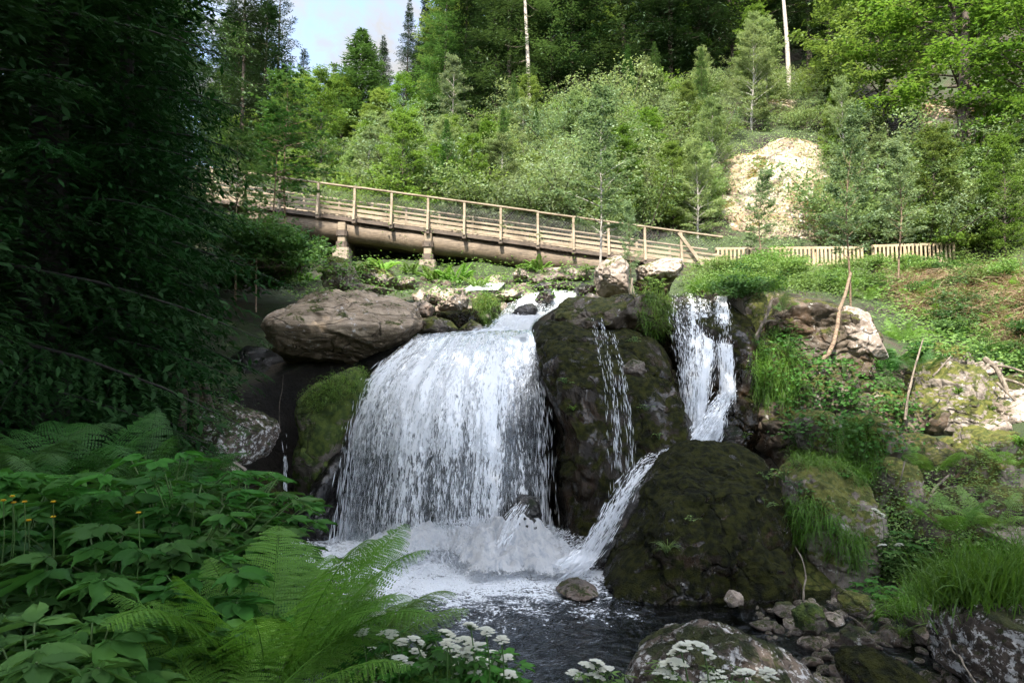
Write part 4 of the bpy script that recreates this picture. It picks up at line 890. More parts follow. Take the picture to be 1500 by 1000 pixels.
# ---- distant conifers
def conifer(key, name, label, H, R, bare, nb, per, mat, bark='bark', droop=.25, lL=.30, lW=.075, elev=.1, pw=.75, gaps=.25, r0=.2):
    m, p = trunk(H, r0, .0, wig=.004)
    c = MB(); nb_ = nb; t = np.sort(rng.random(nb_)); z = (bare+(1-bare)*t**.9)*H; az = np.arange(nb_)*2.399+rng.normal(0, .4, nb_)
    L = R*np.clip(1-t, .02, 1)**pw*rng.uniform(.6, 1.12, nb_)*np.clip(.55+t*3, 0, 1)
    L = np.maximum(L, .25)
    keep = rng.random(nb_) > gaps*(1-t); z, az, L, t = z[keep], az[keep], L[keep], t[keep]
    O = np.stack([z*0, z*0, z], -1); e = elev+.5*t; D = np.stack([np.cos(az)*np.cos(e), np.sin(az)*np.cos(e), np.sin(e)], -1)
    limbs(m, O[::2], D[::2], L[::2]*.9, .012, droop)
    sprays(c, 'quad', O, D, L, np.maximum(8, per*L/R), .38, droop, lL, lW, 'fan', .28, thick=.035)
    sprays(c, 'quad', O-[0,0,.1], D, L*.8, np.maximum(4, per*.35*L/R), .3, droop*1.7, lL, lW, 'fan', .4, thick=.06)
    PR[key] = (proto(name, label, 'tree', m, M[bark], c, M[mat]), H)
conifer('spruceA', 'spruce_tree', '', 22, 3.9, .05, 240, 130, 'needle_dark')
conifer('spruceB', 'spruce_tree', '', 24, 3.6, .14, 220, 125, 'needle_dark', droop=.4)
conifer('spruceC', 'spruce_tree', '', 20, 4.2, .03, 240, 140, 'needle_mid', droop=.15)
conifer('firTall', 'fir_tree', '', 28, 3.0, .3, 130, 105, 'needle_dark', 'bark', droop=.1, gaps=.45, pw=.55)
conifer('larch', 'larch_tree', '', 18, 2.0, .12, 150, 60, 'needle_brown', droop=.3)
conifer('smallspruce', 'young_spruce', '', 5, 1.5, .0, 110, 70, 'needle_mid', lL=.17, lW=.045, r0=.06)
# ---- broadleaf trees
def broad(key, name, H, R, base, npri, nsub, nleaf, mat, bark, lL, lW, tmpl='quad', up=.45, r0=.16, shape=.6, droop=.12, top=1.0, sprayL=.42, lean=.02, wig=.02, thick=.05, cat='tree'):
    m, p = trunk(H, r0, lean, wig=wig); c = MB()
    t = (np.arange(npri)+rng.random(npri))/npri; z = (base+(top-base)*t)*H; az = np.arange(npri)*2.399+rng.normal(0, .5, npri)
    env = np.sin(PI*np.clip(.12+t*.86, 0, 1)**shape)**.8; L = R*env*rng.uniform(.65, 1.15, npri)
    O = np.stack([np.interp(z, p[:, 2], p[:, 0]), np.interp(z, p[:, 2], p[:, 1]), z], -1); e = up*rng.uniform(.4, 1.3, npri)+t*.5
    D = np.stack([np.cos(az)*np.cos(e), np.sin(az)*np.cos(e), np.sin(e)], -1)
    limbs(m, O, D, L, .016, .1)
    k = np.repeat(np.arange(npri), nsub); s = rng.uniform(.25, 1.0, len(k)); a2 = rng.normal(0, .75, len(k))
    O2 = O[k] + D[k]*(L[k]*s)[:, None] - UP*(.1*L[k]*s**2)[:, None]
    D2 = np.stack([D[k][:, 0]*np.cos(a2)-D[k][:, 1]*np.sin(a2), D[k][:, 0]*np.sin(a2)+D[k][:, 1]*np.cos(a2), D[k][:, 2]*.5+rng.normal(0, .12, len(k))], -1)
    L2 = R*sprayL*rng.uniform(.5, 1.2, len(k))*(1.1-.4*s)
    sprays(c, tmpl, O2, D2, L2, nleaf, .42, droop, lL, lW, 'oval', .38, thick=thick)
    PR[key] = (proto(name, '', cat, m, M[bark], c, M[mat]), H)
broad('beechA', 'beech_tree', 15, 4.4, .10, 64, 10, 42, 'leaf_sun', 'bark', .19, .13, up=.25, shape=.75)
broad('beechB', 'beech_tree', 13, 3.6, .06, 60, 10, 40, 'leaf_sun', 'bark', .17, .12, up=.5, shape=.8)
broad('beechC', 'broadleaf_tree', 12, 3.3, .06, 56, 10, 38, 'leaf_shrub', 'bark_grey', .16, .11, up=.6, shape=.8)
broad('larchgreen', 'tall_tree', 20, 3.2, .1, 90, 9, 40, 'leaf_sun', 'bark', .19, .11, up=.2, shape=.7)
broad('silver', 'poplar_tree', 10, 1.9, .38, 40, 7, 40, 'leaf_silver', 'bark_pale', .13, .08, up=.7, shape=.7, r0=.09)
broad('aspen', 'aspen_sapling', 6.5, 1.15, .22, 44, 7, 24, 'leaf_silver', 'bark_warm', .085, .07, 'rhomb', up=.75, r0=.042, wig=.035, droop=.1, sprayL=.5)
broad('birch', 'birch_sapling', 7, 1.5, .2, 44, 8, 30, 'leaf_silver', 'bark_grey', .10, .075, 'quad', up=.6, r0=.05, wig=.015, sprayL=.45)
broad('maple', 'maple_sapling', 6.5, 1.6, .30, 32, 6, 9, 'leaf_maple', 'bark_warm', .15, .15, 'maple', up=.25, r0=.045, droop=.05, sprayL=.5, wig=.015, thick=.08)
def shrub(key, name, H, R, nst, nsub, nleaf, mat, lL, lW, tmpl='quad', up=1.0, prof='oval'):
    m = MB(); c = MB(); az = rng.uniform(0, 2*PI, nst); e = rng.uniform(.45, 1.35, nst)*up
    D = norm(np.stack([np.cos(az)*np.cos(e), np.sin(az)*np.cos(e), np.sin(e)], -1)); L = H*rng.uniform(.6, 1.05, nst)/(.45+.55*D[:, 2])*.85
    O = np.stack([rng.normal(0, .2*R, nst), rng.normal(0, .2*R, nst), nst*[0.]], -1) if False else np.c_[rng.normal(0, .15*R, (nst, 2)), np.zeros(nst)]
    limbs(m, O, D, L, .009, .15)
    k = np.repeat(np.arange(nst), nsub); s = rng.uniform(.2, 1.0, len(k)); a2 = rng.uniform(0, 2*PI, len(k))
    O2 = O[k]+D[k]*(L[k]*s)[:, None]-UP*(.15*L[k]*s**2)[:, None]; D2 = np.stack([np.cos(a2), np.sin(a2), rng.uniform(0, .7, len(k))], -1)
    sprays(c, tmpl, O2, D2, H*.28*rng.uniform(.6, 1.2, len(k)), nleaf, .45, .15, lL, lW, prof, .4, thick=.07)
    e = empty(name, (0, 0, -300), '', 'shrub'); t = m.build('stem', M['bark'], e); cc = c.build('foliage', M[mat], e)
    KIDS[e.name] = [t, cc]; KIDS[t.name] = []; KIDS[cc.name] = []; PR[key] = (e, H)
shrub('shrubA', 'leafy_shrub', 3.2, 1.7, 16, 10, 26, 'leaf_shrub', .11, .07)
shrub('shrubB', 'leafy_shrub', 2.8, 1.9, 18, 9, 26, 'leaf_sun', .11, .075)
shrub('shrubC', 'willow_shrub', 3.4, 1.6, 20, 10, 26, 'leaf_silver', .13, .045)
shrub('shrubD', 'leafy_shrub', 2.2, 1.6, 16, 8, 26, 'leaf_shrub', .09, .06)
shrub('bushnear', 'bramble_bush', 1.1, .8, 16, 9, 20, 'leaf_maple', .075, .05, 'rhomb')
shrub('bushlight', 'bramble_bush', 1.2, .9, 16, 9, 20, 'herb_light', .07, .045, 'rhomb')

def top_scale(key, x, y, z, px, py_top): return (P(px, py_top, y)[2]-z)/PR[key][1]
def put(key, px, d, top, label, group=None, wide=1.0, **k):
    q = P(px, 300, d); z = gz(q[0], q[1]); s = top_scale(key, q[0], d, z, px, top)
    return place(key, q[0], d, z-.15, s*wide, label, group, sz=s, **k)
G1 = 'dark spruces of the forest behind'
# named trees of the skyline and slope
put('firTall', 398, 58, -60, 'tall dark fir left of the sky gap with open layered crown', wide=1.2)
put('firTall', 440, 66, 70, 'shorter dark fir with a flat crown just inside the sky gap', wide=1.4)
put('larch', 488, 74, 92, 'brownish narrow conifer low in the sky gap', wide=1.7)
put('spruceC', 530, 52, 42, 'broad fresh-green conifer right of the sky gap', wide=2.4)
put('spruceB', 352, 38, -110, 'dark conifer rising over the left forest wall near the sky gap', wide=1.2)
put('spruceA', 384, 47, -30, 'dark conifer directly left of the tall open fir', wide=1.5)
put('spruceC', 415, 60, 95, 'low rounded conifer under the tall open fir', wide=1.8)
put('spruceB', 592, 66, -5, 'slender dark spruce peaking between two gaps of sky', wide=1.0)
put('spruceB', 560, 70, 50, 'small dark spruce top beside the slender one', wide=1.3)
put('larchgreen', 648, 52, -70, 'very tall light green tree at the right side of the sky')
put('silver', 667, 40, 88, 'grey-green poplar with a bare pale trunk above the shrubs', wide=1.0)
put('beechA', 590, 46, 110, 'light green broadleaf tree in front of the slender spruce', wide=.8)
put('beechB', 470, 36, 110, 'mid-green broadleaf tree behind the left part of the bridge', wide=.9)
put('beechB', 420, 44, 120, 'leafy tree on the left below the tall fir', wide=.9)
put('beechC', 540, 34, 190, 'pale leafy tree just behind the bridge railing', wide=.9)
put('spruceC', 935, 33, 195, 'dark dense young spruce among light shrubs behind the bridge', wide=1.35)
put('smallspruce', 1126, 37, 160, 'little spruce standing on top of the bright rock face', wide=1.1)
put('beechA', 880, 47, -60, 'bright-leaved beech in front of the dark spruces at the centre', wide=.9)
put('spruceA', 840, 45, -200, 'dark spruce with drooping boughs right of the tall pale trunk', wide=1.3)
put('spruceB', 985, 46, -230, 'tall dark spruce above the light shrubs near the centre top', wide=1.3)
put('spruceA', 730, 46.5, -160, 'dark spruce just left of the tall pale trunk', wide=1.3)
put('spruceA', 1040, 47, -250, 'dark spruce left of the smooth white trunk', wide=1.3)
put('spruceB', 1190, 46, -250, 'dark spruce right of the smooth white trunk', wide=1.3)
put('beechA', 960, 49, -60, 'sunlit beech high on the slope near the centre top', wide=.7)
put('beechB', 1075, 52, -150, 'sunlit green tree left of the white trunk at the top')
put('larchgreen', 1225, 44, -120, 'tall yellow-green tree between the white trunk and the big beech')
put('beechA', 1300, 36, -140, 'beech with layered bright branches left of the big dark-limbed beech', wide=1.0)
put('beechA', 1420, 33, -160, 'big spreading beech with dark limbs in the top right corner', wide=1.15)
put('beechA', 1530, 30, -120, 'beech branch mass cut by the right edge of the picture', wide=1.0)
put('beechB', 1370, 29, 190, 'round mid-green tree behind the right fence', wide=1.0)
put('beechB', 1470, 27, 200, 'leafy tree at the right edge above the bank', wide=.9)
put('beechC', 1290, 30, 205, 'light leafy tree right of the bright rock face', wide=.9)
put('beechC', 1240, 33, 120, 'tall pale shrubby tree beside the bright rock face', wide=.7)
# bare pale trunks
def bare_trunk(px, d, base, top, r, label, mat='bark_pale', lean=0.0, snags=0):
    b = P(px, base, d); t = P(px+lean, top, d); b[2] = gz(b[0], d); m = MB(); n = 14; s = np.linspace(0, 1, n)[:, None]
    pts = b*(1-s)+t*s + np.c_[np.sin(s*5)*.06, np.cos(s*4)*.05, 0*s]; tube(m, pts-b, r*(1-s[:, 0]*.55), 9)
    e = empty('bare_trunk', b, label, 'tree trunk'); o = m.build('trunk', M[mat], e)
    for k in range(snags):
        q = (pts-b)[int(3+k*10/snags)]; a = random.uniform(0, 6.3); L = random.uniform(1.0, 2.4); x = np.linspace(0, 1, 7)[:, None]
        mm = MB(); tube(mm, q + np.array([math.cos(a), math.sin(a)*.5, 0])*L*x + UP*(-.5*L*x+.35*L*x**2), .035*(1-x[:, 0]*.8), 5); mm.build('dead_branch', M['deadwood'], e)
    return e
bare_trunk(776, 44, 215, -60, .17, 'tall pale conifer trunk with dead side branches left of centre', 'bark_pale', -8, 9)
bare_trunk(1156, 41, 128, -60, .16, 'smooth white trunk rising from bright shrubs at the top', 'bark_pale', -12)
bare_trunk(902, 46, 190, 60, .24, 'grey trunk glimpsed among the leaves at the centre', 'bark_grey', -4)
bare_trunk(748, 47, 215, 60, .15, 'thin brown trunk beside the tall pale trunk', 'bark')
bare_trunk(1402, 31.5, 235, 20, .34, 'dark forked trunk of the beech above the right rocks', 'bark', 14, 3)
# the forest: dark spruces in rows behind, filling the view to the ridge
fr = np.random.default_rng(21); k = 0
spots = []
for d, n_, top0 in ((47, 17, -190), (53, 19, -210), (61, 20, -200), (72, 22, -170), (86, 20, -150)):
    for i in range(n_):
        px = 640 + (i+fr.uniform(-.35, .35))*(920/n_)
        if 1040 < px < 1190 and d < 50: continue
        spots.append((px, d+fr.uniform(-2.5, 2.5), top0+fr.uniform(-90, 60)))
for px, d, top in spots:
    key = ['spruceA','spruceB','spruceA','spruceC','spruceB'][int(fr.integers(5))]
    put(key, px, d, top if px > 705 else max(top, fr.uniform(-20, 60)*(px < 640)+(px >= 640)*-60), 'dark spruce standing in the forest wall behind the slope', G1, wide=1.15); k += 1
for px, d, top in ((500,80,135),(455,84,150),(410,75,110),(545,62,95),(505,60,120),(615,60,75),(630,75,30),(345,50,20),(370,64,60),(330,58,0),(610,80,60)):
    put('spruceA', px, d, top, 'dark spruce on the lower ridge below the sky gap', 'spruces below the sky gap', wide=1.7)
for i in range(14):
    px = fr.uniform(1180, 1500) if i % 3 else fr.uniform(690, 1180); d = fr.uniform(45, 58); 
    if 1050 < px < 1180: continue
    put(['beechA','beechB','larchgreen','beechC'][i % 4], px, d, fr.uniform(-190, 60), 'broadleaf tree mixed into the spruces of the upper slope', 'broadleaf trees of the upper slope', wide=.85)
for i in range(22):
    px = fr.uniform(1210, 1540); d = fr.uniform(27.5, 42)
    put(['beechB','beechC','beechA'][i % 3], px, d, 330-(d-27)*14+fr.uniform(-60, 40), 'leafy tree of the dense thicket on the right slope', 'thicket trees of the right slope', wide=.9)
for i in range(40):
    px = fr.uniform(320, 650); d = fr.uniform(31, 56)
    put(['beechB','beechC','beechA','spruceC'][i % 4], px, d, max(115 if 405 < px < 640 else 40, 250-(d-31)*6+fr.uniform(-30, 30)), 'leafy tree filling the slope behind the left part of the bridge', 'slope trees behind the bridge', wide=1.25)
# shrubs of the clearing
for i in range(250):
    px = fr.uniform(540, 1245) if i < 205 else fr.uniform(1180, 1500); d = fr.uniform(29.5, 45) if i < 205 else fr.uniform(28.6, 34)
    q = P(px, 300, d); z = gz(q[0], d); py = 550-(z-2.3)/d*1000
    if 1055 < px < 1215 and 185 < py < 365 and d < 37: continue
    if 1040 < px < 1230 and d < 31: continue
    key = ['shrubA','shrubB','shrubC','shrubD','shrubA','shrubD','shrubB'][int(fr.integers(7))]; s = fr.uniform(.8, 1.45)*(.6 if 980 < px < 1245 else 1)
    place(key, q[0], d, z-.1, s, sz=s*fr.uniform(.9,1.35), label='light green shrub on the sunny slope behind the bridge', group='shrubs on the sunny slope')
for i in range(60):
    px = fr.uniform(560, 1240); d = fr.uniform(30, 43)
    if 1045 < px < 1225 and d < 37: continue
    q = P(px, 300, d); place(['beechB','beechC','beechC','beechC','spruceC'][i % 5], q[0], d, gz(q[0], d)-.1, [.34,.36,.28,.3,.22][i % 5]*fr.uniform(.8, 1.3), 'young slender tree sticking out of the shrubs on the sunny slope', 'young trees among the shrubs')
# slender saplings close to the stream
def sap(key, px, base, top, d, label, wide=1.0, **k):
    b = P(px, base, d); h = cast(px, base); z = b[2]
    s = (P(px, top, d)[2]-z)/PR[key][1]; return place(key, b[0], d, z, s*wide, label, sz=s, **k)
sap('birch', 879, 402, 135, 21.0, 'slender pale-stemmed birch in front of the right half of the bridge', rz=.5)
sap('aspen', 925, 430, 300, 15.5, 'wispy young birch with its leaves over the two pale boulders', .8, rz=2)
sap('aspen', 1246, 440, 170, 13.0, 'slender aspen with a curved orange-brown stem on the right bank', .95, rz=4)
sap('aspen', 1316, 400, 215, 19.0, 'thin aspen beside the right fence section', 1.2, rz=1)
sap('aspen', 1116, 395, 255, 25.5, 'small sapling in front of the picket fence by the bright rock', 1.2, rz=3)
sap('maple', 397, 352, 165, 17.5, 'maple sapling left of the bridge with thin upright stem', 1.15, rz=1)
sap('maple', 419, 356, 110, 18.5, 'taller maple sapling with stem crossing the bridge railing', 1.15, rz=3)
sap('maple', 375, 450, 290, 14.0, 'low maple sapling above the left end of the overhanging boulder', 1.2, rz=2)
sap('maple', 345, 430, 200, 15.5, 'maple sapling in the gloom beside the left conifers', 1.1, rz=4)
# curved lower stem of the aspen
m = MB(); pts = np.array([P(x, y, d) for x, y, d in [(1203,527,10.9),(1214,518,10.95),(1222,500,11.1),(1227,475,11.3),(1229,455,11.7),(1238,432,12.4),(1246,400,13.0)]])
tube(m, pts-pts[0], np.linspace(.036,.028,7), 8); o = m.build('curved_stem', M['bark_warm']); o.location = pts[0]; tag(o, 'bare curved lower stem growing out of the right bank before the tall grey boulder', 'tree trunk')
# ---- near conifers of the left wall
def near_conifer(key, H, R, nb, bare, mat='needle_near'):
    m, p = trunk(H, .26, .0, seg=12, wig=.004, root=.22); c = MB()
    t = (np.arange(nb)+rng.random(nb))/nb; z = (bare+(1-bare)*t)*H; az = np.arange(nb)*2.399+rng.normal(0, .3, nb)
    L = R*np.clip(1.02-t, .05, 1)**.6*rng.uniform(.65, 1.1, nb); e = .05+.4*t-.15*(1-t)
    O = np.c_[z*0, z*0, z]; D = np.stack([np.cos(az)*np.cos(e), np.sin(az)*np.cos(e), np.sin(e)], -1); limbs(m, O, D, L, .009, .22)
    ns = np.maximum(6, (L/.060)).astype(int); k = np.repeat(np.arange(nb), ns); s = np.concatenate([np.linspace(.18, .99, q) for q in ns]); sg = np.where(rng.random(len(k)) < .5, 1, -1)
    l = L[k]; side = norm(np.cross(D[k], UP)); O2 = O[k]+D[k]*(l*s)[:, None]-UP*(.22*l*s**2)[:, None]
    l2 = np.clip(.36*l*(1.08-s), .16, .85)*rng.uniform(.7, 1.2, len(k)); dv = norm(D[k]*.75+side*sg[:, None]*.85-UP*(.22*s+.12)[:, None]+rvec(len(k), .08))
    n3 = np.maximum(5, l2/.0115).astype(int); j = np.repeat(np.arange(len(k)), n3); q = np.concatenate([np.linspace(.04, 1, a) for a in n3]); sg2 = np.where(np.arange(len(j)) % 2, 1, -1)
    d2 = dv[j]; side2 = norm(np.cross(d2, UP)); c2 = O2[j]+d2*(l2[j]*q)[:, None]-UP*(.35*l2[j]*q**2)[:, None]
    rn = np.clip(.25*rng.random(len(j))+.75*(q*.5+.5*rng.random(len(k))[j]), 0, 1)
    leaves(c, 'needle', c2, d2*.75+side2*sg2[:, None]*.75-UP*.2+rvec(len(j), .15), UP+rvec(len(j), .3), .037*rng.uniform(.8, 1.3, len(j)), .012, rn)
    sprays(c, 'quad', O, D, L*.85, np.maximum(20, L*110), .42, .25, .13, .045, 'fan', .4, thick=.06, rndb=np.zeros(nb))
    PR[key] = (proto(key if False else 'conifer_tree', '', 'tree', m, M['bark_dark'], c, M[mat]), H)
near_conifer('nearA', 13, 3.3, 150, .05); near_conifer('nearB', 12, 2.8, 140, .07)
near_conifer('nearC', 12.5, 3.0, 130, .07, 'needle_mid')  # lighter needle colour stands in for the stronger light on these trees
def near(key, px, d, s, label, rz, wide=1.0, z=None):
    q = P(px, 500, d); place(key, q[0], d, (gz(q[0], d) if z is None else z)-.1, s*wide, label, rz=rz, sz=s)
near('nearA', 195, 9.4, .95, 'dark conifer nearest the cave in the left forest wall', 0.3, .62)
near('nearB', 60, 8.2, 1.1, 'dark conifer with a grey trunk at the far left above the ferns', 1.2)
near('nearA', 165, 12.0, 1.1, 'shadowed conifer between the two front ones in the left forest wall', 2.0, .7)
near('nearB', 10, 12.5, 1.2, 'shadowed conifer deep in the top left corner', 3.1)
near('nearC', 200, 15.5, 1.05, 'conifer coloured lighter as if in stronger light at the right side of the left forest wall', 4.4, .85)
near('nearC', 240, 20.0, 1.15, 'conifer with stronger light put into its needle colour above the left bridge end', 5.0, .9)
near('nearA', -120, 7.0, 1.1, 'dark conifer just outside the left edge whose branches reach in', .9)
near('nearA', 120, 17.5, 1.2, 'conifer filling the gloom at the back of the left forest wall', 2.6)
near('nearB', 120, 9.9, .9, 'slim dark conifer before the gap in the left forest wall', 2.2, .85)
broad('shadetree', 'beech_tree', 16, 4.8, .54, 60, 10, 40, 'leaf_sun', 'bark', .2, .14, up=.3, shape=.75, r0=.25)
for i, (x, y) in enumerate(((-2.6,1.2),(.3,-1.3),(-1.6,-4.6),(-7.5,-3.5),(2.6,-6.5))):
    place('shadetree', x, y, gz(x, y), .8 if x == .3 else 1.0, 'tall beech by the camera whose crown shades the pool', 'beeches behind the camera')
for i, (x, y, s) in enumerate(((-8.0,-1.5,1.2),(-6.5,-7,1.2))):
    place('nearA' if i % 2 else 'nearB', x, y, gz(x, y), s, 'conifer behind the camera that shades the pool', 'conifers behind the camera')
# ------------------------------------------------------------------ ferns, herbs, grass
def frond(c, base, az, L, rise, droop, w=.26, npair=24, pinn=11, mat=0, tw=0.0, rb=.5, fine=True):
    """one arching fern frond: rachis, pinnae and (when fine) toothed pinnules"""
    t = np.linspace(0, 1, 16); h = np.array([math.cos(az), math.sin(az), 0])
    x = L*(np.sin(t*(PI/2)*.9)*.35 + t*.55)*math.cos(rise)**.6; z = L*(math.sin(rise)*t - droop*t**2.3)
    pts = base + h*x[:, None] + UP*z[:, None]
    tube(c, pts, .0045*L*(1.1-t), 4, mat, .8)
    s = np.linspace(.12, .985, npair); q = np.stack([np.interp(s, t, pts[:, k]) for k in range(3)], -1)
    tn = norm(np.gradient(q, axis=0)); sd = norm(np.cross(tn, UP)+h*0+1e-6); 
    sd = norm(sd*math.cos(tw)+UP*math.sin(tw)); nn = np.cross(sd, tn)
    pl = w*L*np.sin(PI*np.clip(s, 0, 1)**.62)**.85*1.0+.012
    for sg in (1, -1):
        pd = norm(sd*sg*.9 + tn*.42 - nn*0 - UP*.12 + rvec(npair, .05)); 
        if fine:
            j = np.repeat(np.arange(npair), pinn); r = np.tile((np.arange(pinn)+.5)/pinn, npair)
            lp = pl[j]; cc = q[j]+pd[j]*(lp*r)[:, None]-UP*(lp*.22*r**2)[:, None]
            ll = np.maximum(.006, np.minimum(lp*.24, L*.86/npair*.60)*(1.02-r)**.5*(.8+.2*rng.random(len(j))))
            for s2 in (1, -1):
                dd = pd[j]*.55 + tn[j]*s2*.85 - UP*.1
                leaves(c, 'quad', cc, dd, nn[j]+rvec(len(j), .12), ll, lp/pinn*1.0, np.clip(rb+.25*(rng.random(len(j))-.5)+.15*s[j], 0, 1), mat)
        else:
            leaves(c, 'rhomb', q, pd-UP*.15, nn+rvec(npair, .12), pl, pl*0+L*.055, np.clip(rb+.3*(rng.random(npair)-.5), 0, 1), mat)
def fern(name, loc, L, n, label, mat='fern', fine=True, rise=(.75, 1.2), droop=(.25, .55), az=None, group=None, npair=24, pinn=11, w=.18):
    c = MB()
    for i in range(n):
        a = (i/n*2*PI+rng.normal(0, .25)) if az is None else az[0]+(az[1]-az[0])*(i+.5)/n+rng.normal(0, .12)
        frond(c, np.array([math.cos(a)*.04, math.sin(a)*.04, 0]), a, L*rng.uniform(.7, 1.1), rng.uniform(*rise), rng.uniform(*droop), w, npair, pinn, 0, rng.normal(0, .15), rng.uniform(.2, .8), fine)
    o = c.build(name, M[mat]); o.location = loc; return tag(o, label, 'fern', group)
def pfern(px, py, d, *a, **k): return fern('fern', tuple(P(px, py, d)), *a, **k)
pfern(395, 1010, 2.75, 1.05, 24, 'large bright fern in the foreground at the bottom left of the pool', rise=(.7,1.25), npair=28, pinn=15)
pfern(470, 1020, 2.9, .85, 12, 'bright fern reaching over the pool edge right of the large one', rise=(.6,1.1), npair=28, pinn=15, az=(.1, 2.6))
pfern(330, 1080, 2.3, .8, 12, 'fern at the bottom left with fronds hanging to the picture edge', rise=(.5,1.0), npair=28, pinn=15)
pfern(520, 1060, 2.6, .62, 10, 'low fern by the white flowers at the bottom edge', rise=(.4,.9), npair=26, pinn=12)
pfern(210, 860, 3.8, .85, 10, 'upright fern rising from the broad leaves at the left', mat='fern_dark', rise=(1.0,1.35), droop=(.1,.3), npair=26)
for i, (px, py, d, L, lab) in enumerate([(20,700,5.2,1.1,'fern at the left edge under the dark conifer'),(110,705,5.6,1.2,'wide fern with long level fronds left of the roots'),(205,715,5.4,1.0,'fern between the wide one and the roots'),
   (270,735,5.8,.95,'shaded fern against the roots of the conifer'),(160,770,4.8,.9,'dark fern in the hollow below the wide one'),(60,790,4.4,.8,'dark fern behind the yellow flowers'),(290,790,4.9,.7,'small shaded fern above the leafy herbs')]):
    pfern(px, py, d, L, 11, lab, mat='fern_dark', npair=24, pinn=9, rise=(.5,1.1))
# ferns of the right bank, on the surfaces they grow from
def cfern(px, py, L, n, label, mat='fern', **k):
    h = cast(px, py); p = h[0] if h else P(px, py, 10)
    return fern('fern', tuple(p-np.array([0,0,.03])), L, n, label, mat, **k)
cfern(1365, 690, .80, 12, 'fern with shining fronds between the cracked boulder and the mossy slope', npair=22, pinn=8)
cfern(1300, 545, .95, 13, 'upright dark green fern behind the tall grey boulder', 'fern_dark', npair=22, pinn=7, rise=(.9,1.3))
cfern(1320, 500, .85, 11, 'fern on the sunny bank above the upright dark fern', npair=20, pinn=7)
cfern(1350, 545, .7, 10, 'fern left of the big sunlit mossy boulder', 'fern_dark', npair=20, pinn=7)
cfern(1245, 640, .6, 10, 'fern under the leafy bank at the right', 'fern_dark', npair=18, pinn=7)
cfern(1390, 775, .7, 12, 'light fern above the tall grass', npair=20, pinn=7)
cfern(1450, 770, .65, 10, 'light fern at the right edge above the tall grass', npair=20, pinn=7)
cfern(1340, 440, .8, 10, 'fern among the dry stalks of the upper right bank', npair=18, pinn=6)
cfern(1150, 455, .5, 9, 'fern on the dark crag beside the right-hand waterfall', 'fern_dark', npair=16, pinn=6)
cfern(1480, 680, .6, 9, 'fern on the mossy rock slope at the right edge', npair=18, pinn=6)
for i, (px, py, L, lab) in enumerate([(640,412,1.0,'pale fern clump under the middle of the bridge'),(665,415,1.1,'smaller fern right of the pale clump under the bridge'),(600,400,.7,'fern below the right bridge pier'),(560,395,.7,'fern between the two bridge piers'),
   (525,402,.6,'fern beside the grey blocky boulder'),(430,415,.7,'bushy fern left of the grey blocky boulder'),(450,412,.6,'fern behind the overhanging boulder'),(790,398,.9,'fern under the right half of the girder'),(700,420,.8,'fern beside the upper rapid')]):
    cfern(px, py, L, 12, lab, fine=False, npair=22)
# ---- grass
def blades(mb, B, D, L, W, droop=.5, seg=4, rnd=None, side=None):
    n = len(B); L = np.broadcast_to(L, (n,)); D = norm(D); t = np.linspace(0, 1, seg+1)
    c = B[:, None]+D[:, None]*(L[:, None]*t)[..., None]-UP*(np.broadcast_to(droop, (n,))[:, None]*L[:, None]*t**2.2)[..., None]
    s = norm(np.cross(D, UP)+rvec(n, .35)) if side is None else side
    wv = (W*(1-t**1.6*.92))[None, :, None]*s[:, None]*.5
    V = np.stack([c-wv, c+wv], 2).reshape(n, -1, 3); k = 2*np.arange(seg)
    F = np.stack([k, k+1, k+3, k+2], -1)[None]+(np.arange(n)*2*(seg+1))[:, None, None]
    if rnd is None: rnd = rng.random(n)
    mb.add(V.reshape(-1, 3), F.reshape(-1, 4), np.repeat(rnd, 2*(seg+1)))
def grass_region(poly, nt, per, L, W, label, out=0.5, droop=.8, seed=0, name='hanging_grass', kind='stuff', mat='grass', upk=.6, spread=.05):
    p, nr = sample_poly(poly, nt, seed, 16)
    if len(p) == 0: return
    i = np.repeat(np.arange(len(p)), per); m = MB(); n = len(i)
    D = nr[i]*out+UP*upk+rvec(n, .30)+rvec(len(p), .28)[i]; clr = rng.random(len(p))[i]
    blades(m, p[i]+rvec(n, spread), D, L*rng.uniform(.35, 1.2, n)*rng.uniform(.6, 1.15, len(p))[i], W, droop*rng.uniform(.6, 1.3, n), rnd=np.clip(.5*clr+.5*rng.random(n), 0, 1))
    return tag(m.build(name, M[mat]), label, 'grass', kind=kind)
grass_region([(1095,560),(1105,500),(1140,480),(1165,510),(1180,575),(1150,590),(1110,580)], 320, 12, .24, .009, 'bright grass hanging down beside the right-hand waterfall', .7, 1.2, 1)
grass_region([(1152,735),(1190,725),(1215,750),(1262,790),(1255,830),(1225,800),(1200,770),(1160,790)], 130, 13, .21, .008, 'long grass hanging like a skirt on the rounded shore boulder', .6, 1.35, 2)
grass_region([(1215,625),(1260,612),(1292,660),(1300,690),(1255,710),(1225,680)], 220, 12, .26, .008, 'grass hanging over the rounded mossy rocks', .6, 1.2, 3)
grass_region([(1160,650),(1210,660),(1250,690),(1215,690),(1165,680)], 130, 12, .24, .008, 'grass strip above the grass-skirted boulder', .6, 1.0, 4)
grass_region([(440,590),(455,570),(500,548),(540,540),(530,570),(500,585),(460,600)], 240, 12, .12, .006, 'short grass on the mossy shelf at the left edge of the waterfall', .6, .7, 5)
grass_region([(935,420),(965,425),(985,440),(985,480),(965,470),(945,450)], 90, 14, .28, .010, 'bright grass beside the split boulders on the cliff top', .4, .9, 6)
grass_region([(930,455),(955,455),(975,490),(960,500)], 60, 12, .18, .008, 'grass streak on the cliff top rock', .4, .9, 7)
